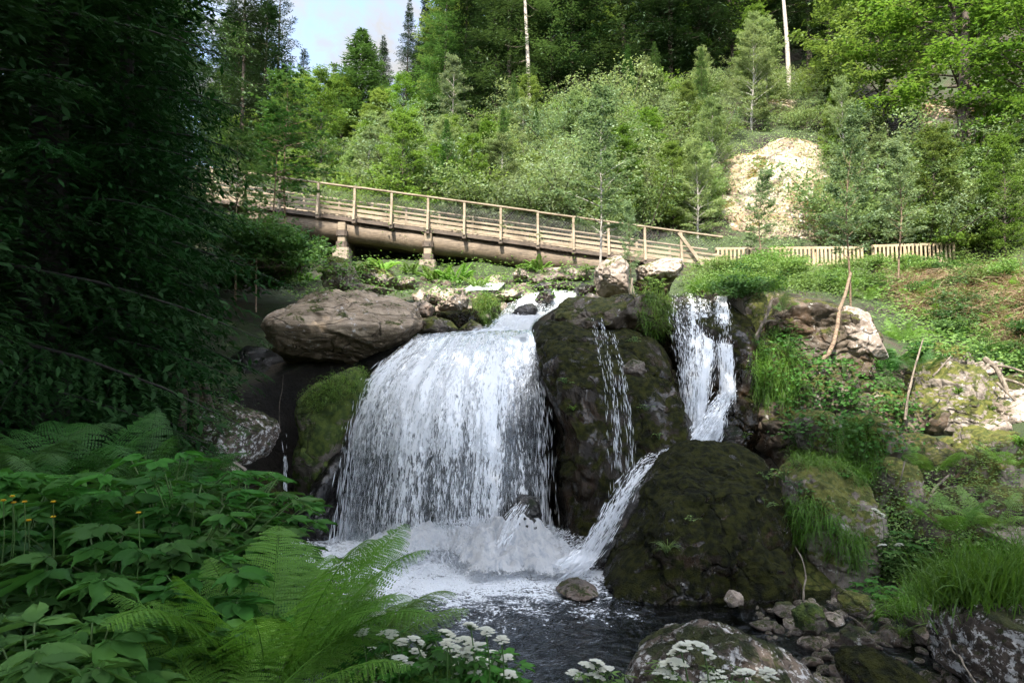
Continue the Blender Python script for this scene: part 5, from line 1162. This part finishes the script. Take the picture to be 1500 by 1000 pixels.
grass_region([(1345,880),(1350,850),(1400,840),(1520,830),(1520,885),(1440,890),(1380,890)], 330, 14, .50, .012, 'tall lush grass on the right shore', .2, .45, 8, 'tall_grass', upk=1.1, spread=.08)
grass_region([(1370,850),(1390,825),(1520,815),(1520,840)], 200, 10, .45, .010, 'tall grass higher on the right shore', .2, .5, 9, 'tall_grass', upk=1.1, spread=.08)
grass_region([(700,430),(735,440),(725,475),(700,470)], 90, 10, .22, .012, 'grass on the rock left of the cascade', .5, 1.0, 10)
grass_region([(1000,400),(1100,385),(1240,385),(1240,415),(1130,425),(1010,430)], 500, 10, .45, .016, 'grass along the bank below the fence', .2, .6, 11, 'bank_grass', upk=1.0)
grass_region([(1310,900),(1330,860),(1350,850),(1345,900)], 50, 16, .35, .009, 'grass spilling over the shore stones', .3, .8, 12)
grass_region([(330,740),(352,715),(362,760),(345,790)], 60, 10, .22, .007, 'grass hanging on the left bank rock', .5, 1.2, 13)
def tuft(px, py, n, L, label, mat='grass', W=.008, dr=.6):
    h = cast(px, py); m = MB(); a = rng.uniform(0, 2*PI, n); D = np.stack([np.cos(a), np.sin(a), rng.uniform(.6, 2.4, n)], -1)
    blades(m, rvec(n, .015), D, L*rng.uniform(.6, 1.15, n), W, dr*rng.uniform(.5, 1.4, n)); o = m.build('grass_tuft', M[mat]); o.location = h[0]; tag(o, label, 'grass tuft')
tuft(977, 806, 60, .26, 'single grass tuft on the face of the mossy dome rock', 'herb_light', .009)
tuft(1285, 905, 90, .22, 'grass tuft on a stone in the stony shallows')
tuft(1322, 930, 60, .18, 'small grass tuft beside the smooth shore stone')
tuft(1405, 575, 60, .2, 'rosette of narrow leaves on the big sunlit mossy boulder', W=.016)
tuft(1452, 600, 50, .18, 'second rosette of narrow leaves on the big sunlit boulder', W=.016)
tuft(1250, 635, 60, .2, 'grass tuft between the pale flat stone and the rounded rock')
tuft(878, 480, 14, .16, 'few grass blades at the top of the thin waterfall')
tuft(840, 600, 20, .2, 'grass blades in a crack of the dark cliff rock')
tuft(1495, 650, 60, .3, 'drooping strap-leaved tuft at the right edge', W=.02, dr=.9)
# ---- leafy herbs
def herb(loc, H, n, lL, label, mat='herb', leaflets=5, cat='plant', group=None, name='leafy_plant', tmpl='serr', spread=1.0, lean=(0, 0), stem=True):
    c = MB(); st = MB()
    for i in range(n):
        a = rng.uniform(0, 2*PI); r = spread*H*rng.uniform(.1, .75); hh = H*rng.uniform(.45, 1.05)*(1-.25*r/(spread*H))
        tip = np.array([math.cos(a)*r+lean[0]*hh, math.sin(a)*r+lean[1]*hh, hh]); t = np.linspace(0, 1, 7)[:, None]
        pts = tip*np.array([1, 1, 0])*t**1.4 + UP*hh*(1.15*t-.15*t**3); tube(st, pts, .004+.004*(1-t[:, 0])*H, 4)
        out = norm(np.array([math.cos(a), math.sin(a), .05])); rb = rng.random()
        for jn, q in enumerate(([1.0, .72] if leaflets > 3 else [1.0])):
            b = pts[-1] if jn == 0 else pts[4]; a0 = a if jn == 0 else a+rng.choice([-1.3, 1.3]); s = lL*rng.uniform(.75, 1.15)*(1 if jn == 0 else .85)
            angs = a0+np.linspace(-1.5, 1.5, leaflets); dirs = np.stack([np.cos(angs), np.sin(angs), np.full(leaflets, -.18)], -1)+rvec(leaflets, .1)
            sz = s*(1-.28*np.abs(np.linspace(-1, 1, leaflets)))
            leaves(c, tmpl, b+dirs*.01, dirs, UP+rvec(leaflets, .28)+out*.15, sz, sz*(.62 if tmpl == 'serr' else 1), np.clip(rb*.7+.3*rng.random(leaflets), 0, 1))
    e = empty(name, loc, label, cat, group); st.build('stem', M['stem'], e); c.build('foliage', M[mat], e); return e
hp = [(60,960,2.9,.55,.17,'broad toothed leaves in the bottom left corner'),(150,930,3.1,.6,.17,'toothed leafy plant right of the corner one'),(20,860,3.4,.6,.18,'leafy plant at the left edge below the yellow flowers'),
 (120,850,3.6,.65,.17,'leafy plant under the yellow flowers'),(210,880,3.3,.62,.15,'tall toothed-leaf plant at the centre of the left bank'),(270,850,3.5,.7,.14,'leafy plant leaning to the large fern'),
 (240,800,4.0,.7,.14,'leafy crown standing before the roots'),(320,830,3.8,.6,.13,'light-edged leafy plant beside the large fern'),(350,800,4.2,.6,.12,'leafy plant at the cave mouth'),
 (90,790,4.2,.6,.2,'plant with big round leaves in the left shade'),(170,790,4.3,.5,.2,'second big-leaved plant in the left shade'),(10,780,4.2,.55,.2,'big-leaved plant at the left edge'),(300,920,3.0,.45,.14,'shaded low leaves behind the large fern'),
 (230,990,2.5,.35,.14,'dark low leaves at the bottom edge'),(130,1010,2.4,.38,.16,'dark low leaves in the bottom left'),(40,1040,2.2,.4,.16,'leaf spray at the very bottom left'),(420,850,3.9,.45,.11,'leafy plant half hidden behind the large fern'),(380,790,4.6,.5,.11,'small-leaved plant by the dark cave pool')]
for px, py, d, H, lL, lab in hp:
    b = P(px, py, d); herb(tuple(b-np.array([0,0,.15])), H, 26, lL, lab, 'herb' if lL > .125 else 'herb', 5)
def cherb(px, py, H, n, lL, label, mat='herb', **k):
    h = cast(px, py); p = (h[0] if h else P(px, py, 9))-np.array([0,0,.05]); return herb(tuple(p), H, n, lL, label, mat, **k)
cherb(1300, 850, .5, 26, .10, 'leafy herb with pale blooms on the right shore')
cherb(1320, 820, .5, 22, .10, 'leafy herb behind the one with pale blooms')
cherb(1285, 880, .3, 14, .09, 'round-leaved plant at the water edge of the right shore')
for i in range(17):
    x = random.uniform(1150, 1330); y = random.uniform(540 if x > 1190 else 490, 650)
    cherb(x, y, .35, 12, .085, 'leafy herb in the shaded green bank right of the waterfalls', group='leafy herbs of the shaded right bank', leaflets=3)
for i in range(24):
    x = random.uniform(440, 860); y = random.uniform(390, 415)
    cherb(x, y, .32, 12, .12, 'leafy plant between the stones under the bridge', 'herb_light', group='leafy plants under the bridge', leaflets=3)
for i in range(14):
    x = random.uniform(940, 975); y = random.uniform(410, 450)
    cherb(x, y, .25, 10, .06, 'small leafy herb on the cliff top beside the split boulders', 'herb_light', group='leafy herbs on the cliff top', leaflets=3)
for i, (x, y) in enumerate([(830,560),(945,600),(965,640),(930,500),(1010,760),(1120,740),(1180,660),(1400,690),(1440,720),(1460,660),(1400,740),(1090,640),(1120,700),(1150,640),(690,460),(355,700),(360,760),(340,730)]):
    cherb(x, y, .14, 8, .04, 'tiny green sprig growing on bare rock', 'herb_light', group='tiny sprigs on the rocks', leaflets=3)
for i, (x, y) in enumerate([(1170,720),(1205,745),(1235,700),(1180,770),(1225,780),(1250,750),(1265,800),(1150,700),(1290,690),(1245,660),(1190,650),(1215,630),(1360,800),(1400,790),(1440,800),(1350,830),(1480,810),(1300,760),(1330,770)]):
    cherb(x, y, .2, 12, .05, 'small leafy weed growing through the grass of the right shore', ['herb','herb_light'][i % 2], group='weeds of the right shore', leaflets=3)
# bushes along bank and path
for i in range(58):
    x = random.uniform(1000, 1510); y = random.uniform(385, 430) if i < 26 else random.uniform(420, 560)
    if y > 440 and x < 1340: x = random.uniform(1340, 1520)
    h = cast(x, y)
    if h is None or h[0][1] > 29 or (y > 430 and i % 3): continue
    place('bushlight' if i % 3 else 'bushnear', *(h[0]-[0,0,.1]), random.uniform(.55, 1.0)*(h[0][1]/18)**.5, 'low leafy bramble bush on the bank below the fence', 'bramble bushes below the fence')
for i in range(14):
    x = random.uniform(335, 425); y = random.uniform(370, 440); h = cast(x, y); d = random.uniform(14, 19); p = P(x, y, d)
    place('bushnear', *p, random.uniform(.9, 1.5), 'dark leafy bush at the foot of the maple saplings', 'dark bushes left of the bridge pier')
for i, (x, y) in enumerate([(1270,440),(1300,425),(1370,470),(1420,440),(1460,480),(1400,500),(1490,430),(1440,520),(1240,430),(1480,530)]):
    cfern(x, y, random.uniform(.6, .9), 10, 'fern among the dry stalks and brambles below the right fence', ['fern','fern_dark'][i % 2], npair=18, pinn=5, group='ferns below the right fence')
# undergrowth carpet and dry bracken
def carpet(name, label, poly, n, per, lL, lW, mat, seed, dmax=45, tmpl='rhomb', sp=.18, h=.12, cat='undergrowth', dmin=0):
    p, nr = sample_poly(poly, n, seed, dmax, dmin)
    if len(p) == 0: return
    i = np.repeat(np.arange(len(p)), per); m = MB(); k = len(i); sc = np.sqrt(p[i, 1]/14)
    c = p[i]+rvec(k, 1)*np.array([sp, sp, sp*.5])*sc[:, None]+nr[i]*(np.abs(rng.normal(0, h, k))*sc)[:, None]; a = rng.uniform(0, 2*PI, k)
    leaves(m, tmpl, c, np.stack([np.cos(a), np.sin(a), rng.normal(0, .3, k)], -1), nr[i]*.5+UP*.6+rvec(k, .35), lL*sc*rng.uniform(.6, 1.3, k), lW*sc*rng.uniform(.6, 1.3, k), np.clip(rng.random(len(p))[i]*.6+rng.random(k)*.4, 0, 1))
    tag(m.build(name, M[mat]), label, cat, kind='stuff')
carpet('undergrowth', 'green undergrowth of the upper right bank', [(1240,385),(1510,385),(1510,560),(1420,520),(1330,520),(1270,450)], 900, 12, .08, .05, 'herb_light', 31)
carpet('undergrowth', 'green undergrowth under the bridge', [(430,370),(860,385),(870,430),(720,440),(600,430),(440,440)], 420, 10, .07, .045, 'herb_light', 32)
carpet('undergrowth', 'shaded undergrowth of the steep right bank', [(1130,480),(1200,520),(1320,540),(1350,600),(1330,660),(1240,660),(1150,610)], 230, 12, .085, .06, 'herb', 33, h=.05)
carpet('undergrowth', 'bright undergrowth on the sunny hillside', [(560,260),(1060,200),(1240,110),(1250,200),(1230,370),(560,340)], 2600, 10, .07, .045, 'leaf_shrub', 34, 60)
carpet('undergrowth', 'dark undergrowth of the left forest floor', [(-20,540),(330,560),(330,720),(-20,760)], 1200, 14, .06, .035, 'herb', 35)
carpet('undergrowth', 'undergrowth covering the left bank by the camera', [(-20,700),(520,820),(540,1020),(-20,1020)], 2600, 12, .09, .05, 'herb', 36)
carpet('undergrowth', 'undergrowth on the slope right of the rock face', [(1210,220),(1510,220),(1510,390),(1230,390)], 2500, 10, .07, .04, 'leaf_sun', 37, 60)
carpet('undergrowth', 'leafy edge along the cliff top right of the falls', [(1000,395),(1240,395),(1250,440),(1110,425),(1010,432)], 900, 12, .06, .035, 'herb_light', 38)
carpet('undergrowth', 'undergrowth between rocks of the right shore', [(1280,720),(1510,640),(1510,860),(1350,880),(1280,840)], 500, 12, .05, .03, 'herb_light', 39)
p, nr = sample_poly([(1280,405),(1400,395),(1510,400),(1510,520),(1420,480),(1340,470)], 1100, 41, 26)
m = MB(); i = np.repeat(np.arange(len(p)), 9); k = len(i); a = rng.uniform(0, 2*PI, k)
blades(m, p[i]+rvec(k, .1)+UP*.1, np.stack([np.cos(a), np.sin(a), rng.uniform(.0, .9, k)], -1), rng.uniform(.3, .9, k), .014, .35)
tag(m.build('dry_stalks', M['dry']), 'tangle of dry brown fern stalks on the upper right bank', 'dry stalks', kind='stuff')
# ---- dead sticks, roots and driftwood
def stick(name, label, pts, r0, r1, mat='deadwood', cat='branch', forks=()):
    q = np.array([P(*p) for p in pts]); m = MB(); n = 14; t = np.linspace(0, 1, n); tt = np.linspace(0, 1, len(q))
    s = np.stack([np.interp(t, tt, q[:, k]) for k in range(3)], -1); s += fbm(s*6, 2, 9)[:, None]*.02
    tube(m, s-q[0], .48*np.linspace(r0, r1, n)*(1+.15*np.sin(t*17)), 7)
    for f in forks:
        b = s[int(f[0]*(n-1))]; e_ = P(*f[1]); u = np.linspace(0, 1, 6)[:, None]; tube(m, b*(1-u)+e_*u-q[0]+UP*.03*np.sin(u*PI), np.linspace(r0*.35, r1*.3, 6), 6)
    o = m.build(name, M[mat]); o.location = q[0]; tag(o, label, cat)
stick('driftwood', 'wavy pale root standing in the stony shallows', [(1176,882,6.7),(1178,860,6.8),(1181,845,6.9),(1176,820,7.0),(1165,800,7.1)], .022, .012)
stick('stick', 'long pale stick lying at the bottom right beside the lichen boulder', [(1386,936,4.9),(1410,970,4.4),(1440,1010,4.0)], .012, .016)
stick('stick', 'short straight twig lying over the shallows stones', [(1231,891,6.0),(1250,905,5.9),(1270,920,5.8)], .010, .008)
stick('dead_branch', 'dead branch leaning upright left of the big sunlit boulder', [(1326,614,10.2),(1330,580,10.3),(1338,545,10.5),(1352,497,10.8)], .045, .022)
stick('dead_branch', 'short pale broken branch on the big sunlit boulder', [(1366,552,10.0),(1380,536,10.1),(1393,522,10.2)], .03, .025)
stick('dead_branch', 'thin twig lying across the big sunlit boulder', [(1365,562,9.9),(1400,552,9.9),(1440,545,10.0)], .009, .006)
stick('dead_root', 'curved grey root by the mossy slope above the tall grass', [(1345,790,8.4),(1352,750,8.6),(1368,715,8.8),(1392,694,9.0)], .05, .03, forks=((.6,(1400,712,8.9)),))
stick('dead_root', 'white root running down the cracked boulder', [(1325,676,8.2),(1320,700,8.1),(1312,722,8.15)], .018, .01)
stick('driftwood', 'thick dead root stump sticking out at the right edge', [(1442,525,11.0),(1460,540,10.8),(1480,580,10.5),(1500,600,10.3)], .09, .05, forks=((.3,(1500,545,10.6)),(.5,(1510,570,10.4)),(.2,(1430,560,10.6))))
stick('driftwood', 'dead root lying level under the stump at the right edge', [(1460,560,10.4),(1490,590,10.2),(1515,592,10.2)], .04, .03)
stick('driftwood', 'bleached twig across the pale rocks at the right edge', [(1450,620,9.8),(1475,600,9.8),(1495,590,9.9)], .016, .01)
stick('dead_root', 'pink bare root slanting on the crag right of the waterfall', [(1130,440,11.2),(1122,465,11.1),(1108,490,11.0),(1095,510,11.0)], .05, .04, forks=((.5,(1135,470,11.1)),))
stick('dead_root', 'thin hanging root in the mouth of the dark cave', [(410,620,11.3),(409,590,11.3),(413,565,11.4),(414,550,11.4)], .018, .008)
stick('dead_root', 'brown hanging root between the two pale boulders', [(926,408,14.6),(925,425,14.5),(927,440,14.5)], .04, .02, forks=((.3,(930,436,14.5)),(.2,(921,438,14.5))))
m = MB(); q0 = P(297, 700, 8.9); t = np.linspace(0, 1, 14); tube(m, np.c_[t*-.1, t*.1, t*1.6-.4], .20*(1-t*.45)+.16*np.exp(-t*7), 14)
o = m.build('old_trunk', M['bark_moss']); o.location = q0; tag(o, 'reddish mossy tree trunk rising beside the striped rock into the dark branches', 'tree trunk')
# mossy roots at the foot of the near conifer
for i, (a_, b_) in enumerate((((285,560),(300,690)),((300,565),(322,660)),((270,570),(262,680)))):
    stick('conifer_root', ['longest mossy root at the foot of the left conifer','mossy root of the left conifer touching the striped rock','mossy root of the left conifer turned toward the ferns'][i], [(a_[0],a_[1],8.8),((a_[0]+b_[0])/2,(a_[1]+b_[1])/2,8.6),(b_[0],b_[1],8.4)], .09, .12, 'bark', 'tree root')
# ---- flowers
def umbel(px, py, d, r, label, base=None, group='white umbel flowers by the pool'):
    t = P(px, py, d); b = P(base[0], base[1], d-.05) if base else t-np.array([rng.normal(0, .04), 0, .35])
    e = empty('white_flower', b, label, 'flower', group); m = MB(); u = np.linspace(0, 1, 6)[:, None]; top = t-b-np.array([0, 0, r*.55])
    tube(m, top*u+np.array([.02, 0, 0])*np.sin(u*PI), .0028, 5); c = MB()
    tl = rng.normal(0, .3, 2); n = 19; a = np.arange(n)*2.4+rng.normal(0,.2,n); rr = r*np.sqrt((np.arange(n)+.3)/n)*.95; q = np.stack([np.cos(a)*rr, np.sin(a)*rr, r*.55-.45*rr**2/r+rr*(np.cos(a)*tl[0]+np.sin(a)*tl[1])], -1)+top
    for k in range(n): tube(m, np.array([top, (top+q[k])/2-[0, 0, .004], q[k]]), .0012, 3)
    for k in range(n):
        nf = 15; a2 = rng.uniform(0, 2*PI, nf); r2 = .24*r*np.sqrt(rng.random(nf)); cc = q[k]+np.stack([np.cos(a2)*r2, np.sin(a2)*r2, .006-r2*r2*14*.04/r], -1)
        for w_ in range(4):
            a3 = w_*PI/2+a2; leaves(c, 'rhomb', cc, np.stack([np.cos(a3), np.sin(a3), np.full(nf, .25)], -1), UP+rvec(nf, .2), .0062, .0055, .6+.4*rng.random(nf))
    m.build('stem', M['stem'], e); c.build('flower_head', M['petal'], e)
fl = [(553,897,.04),(570,925,.045),(545,950,.04),(565,960,.05),(537,978,.045),(610,935,.035),(627,945,.045),(600,972,.05),(622,975,.06),(645,960,.05),(640,985,.06),(668,950,.055),(680,935,.045),(672,972,.06),(695,945,.05),(700,965,.06),(716,970,.05),
 (662,990,.05),(588,938,.035),(712,922,.035),(735,935,.03),(742,962,.03),(655,925,.035),(690,915,.03),(720,990,.05),(745,985,.035),(600,995,.05),(575,990,.04),(530,925,.03),(560,1000,.04)]
fl += [(585,962,.035),(632,995,.045),(655,905+35,.03),(678,998,.045),(700,985,.04),(725,955,.035),(540,1000,.035),(612,955,.035),(683,955,.03)]
for i, (x, y, r) in enumerate(fl): umbel(x, y, 2.75+rng.uniform(-.15, .2), r*.85, 'flat white umbel flower in the crowd at the bottom edge left of the pool')
for i, (x, y, r, lab) in enumerate([(842,985,.03,'leftmost umbel of the small white group at the bottom centre'),(860,972,.028,'second umbel of the small white group at the bottom centre'),(875,968,.026,'highest umbel of the small white group at the bottom centre'),(887,978,.034,'broad umbel of the small white group at the bottom centre'),(872,988,.034,'lowest umbel of the small white group at the bottom centre')]): umbel(x, y, 2.7, r, lab, group='white umbel flowers at the bottom centre')
for i, (x, y, r, lab) in enumerate([(998,945,.04,'tall white umbel before the bottom boulder'),(1032,948,.036,'white umbel right of the tall one before the boulder'),(985,968,.045,'white umbel below the tall one before the boulder'),(975,982,.04,'lower left white umbel before the boulder'),(1090,982,.034,'lone white umbel in the middle of the bottom boulder'),(1045,995,.05,'white umbel at the bottom edge below the boulder'),(1125,985,.028,'small white umbel at the right before the boulder')]): umbel(x, y, 2.3, r, lab, base=(x+(1020-x)*.4, 1090), group='white umbel flowers before the bottom boulder')
for i, (x, y, lab) in enumerate([(1283,746,'small white umbel highest above the leafy herb on the right shore'),(1291,752,'small white umbel just right of the highest one'),(1292,797,'white umbel low in the leafy herb'),(1317,796,'white umbel at the right of the leafy herb')]): umbel(x, y, 7.4, .045, lab, group='white umbels on the right shore')
for i, (x, y, H) in enumerate([(600,1010,.32),(660,1010,.3),(720,1020,.26),(560,1020,.3),(630,1030,.3),(690,1030,.3),(745,1040,.2)]):
    b = P(x, y, 2.75); herb(tuple(b-np.array([0,0,.05])), H*.8, 24, .06, 'green leaves under the crowd of white umbel flowers', 'herb', 5, group='leaves under the white flowers')
for i, (x, y) in enumerate([(1000,1030),(1060,1040),(860,1030),(885,1035)]):
    b = P(x, y, 2.3 if x > 950 else 2.7); herb(tuple(b-np.array([0,0,.02])), .16, 10, .035, 'few small leaves under the umbels at the bottom edge', 'herb_light', 5, group='small leaves under the bottom umbels')
m_y = []
for i, (x, y) in enumerate([(5,734),(18,728),(20,737),(36,736),(42,763),(78,736),(203,752),(78,758)]):
    t = P(x, y, 3.0); e = empty('yellow_flower', t-np.array([0,0,.3]), 'small yellow flower among dark leaves at the left edge', 'flower', 'yellow flowers at the left edge'); m = MB(); c = MB()
    tube(m, np.array([[0,0,0],[.01,0,.15],[0,0,.3]]), .0025, 4); n = 9; a = np.arange(n)/n*2*PI
    for q in (0, 1): leaves(c, 'oval', np.tile([0,0,.3], (n, 1)), np.stack([np.cos(a+q*.3), np.sin(a+q*.3), np.full(n, .5+q*.6)], -1), UP, .013, .011)
    m.build('stem', M['stem'], e); c.build('petals', M['yellow'], e)
# drop plant prototypes that were never placed
for key, (e, H) in PR.items():
    if key not in used:
        for ch in [q for q in bpy.data.objects if q.parent == e]: bpy.data.objects.remove(ch)
        bpy.data.objects.remove(e)
# ------------------------------------------------------------------ light, sky, camera
SUN = np.array([-.17, -.62, .77]); SUN = SUN/np.linalg.norm(SUN)     # towards the sun
el = math.asin(SUN[2]); az = math.atan2(SUN[0], SUN[1])
sl = bpy.data.lights.new('sun', 'SUN'); sl.energy = 3.8; sl.angle = math.radians(.53); sl.color = (1.0, .93, .82)
so = bpy.data.objects.new('sun', sl); C.objects.link(so); so.rotation_euler = Vector(SUN).to_track_quat('Z', 'Y').to_euler(); so.location = (0, -20, 40)
w = bpy.data.worlds.new('World'); scene.world = w; w.use_nodes = True; nt = w.node_tree; nt.nodes.clear()
sky = nd(nt, 'ShaderNodeTexSky', {'sky_type': 'NISHITA', 'sun_disc': False, 'sun_elevation': el, 'sun_rotation': az})
tc = nd(nt, 'ShaderNodeTexCoord').outputs['Generated']
mp = nd(nt, 'ShaderNodeMapping', None, Vector=tc); mp.inputs['Scale'].default_value = (1, 1, 1.9)
n = noise(nt, mp.outputs[0], 3.1, 8, .6, .3)
dt = nd(nt, 'ShaderNodeVectorMath', {'operation': 'DOT_PRODUCT'}, i0=tc, i1=tuple(SUN)).outputs['Value']
lum = mr(nt, dt, -.2, .8, 1.45, 7.2)   # clouds are brighter towards the sun
ccol = nd(nt, 'ShaderNodeVectorMath', {'operation': 'SCALE'}, i0=(1.0, 1.0, 1.01), Scale=lum).outputs[0]
col = mixc(nt, mr(nt, n, .41, .58), sky.outputs[0], ccol)
bg = nd(nt, 'ShaderNodeBackground', None, Color=col, Strength=.15)
nt.links.new(bg.outputs[0], nd(nt, 'ShaderNodeOutputWorld').inputs[0])
cam = bpy.data.cameras.new('camera'); co = bpy.data.objects.new('camera', cam); C.objects.link(co)
cam.lens = 24; cam.sensor_width = 36; cam.clip_start = .05; cam.clip_end = 1000
co.location = (0, 0, CAMZ); co.rotation_euler = (PI/2+PITCH, 0, 0); scene.camera = co
scene.view_settings.view_transform = 'Standard'; scene.view_settings.look = 'None'; scene.view_settings.exposure = 1.88; scene.view_settings.gamma = 1
cy = scene.cycles; cy.max_bounces = 6; cy.diffuse_bounces = 3; cy.glossy_bounces = 2; cy.transmission_bounces = 4; cy.transparent_max_bounces = 12
cy.caustics_reflective = False; cy.caustics_refractive = False; cy.use_denoising = True; cy.use_adaptive_sampling = True; cy.adaptive_threshold = .03; cy.sample_clamp_indirect = 6
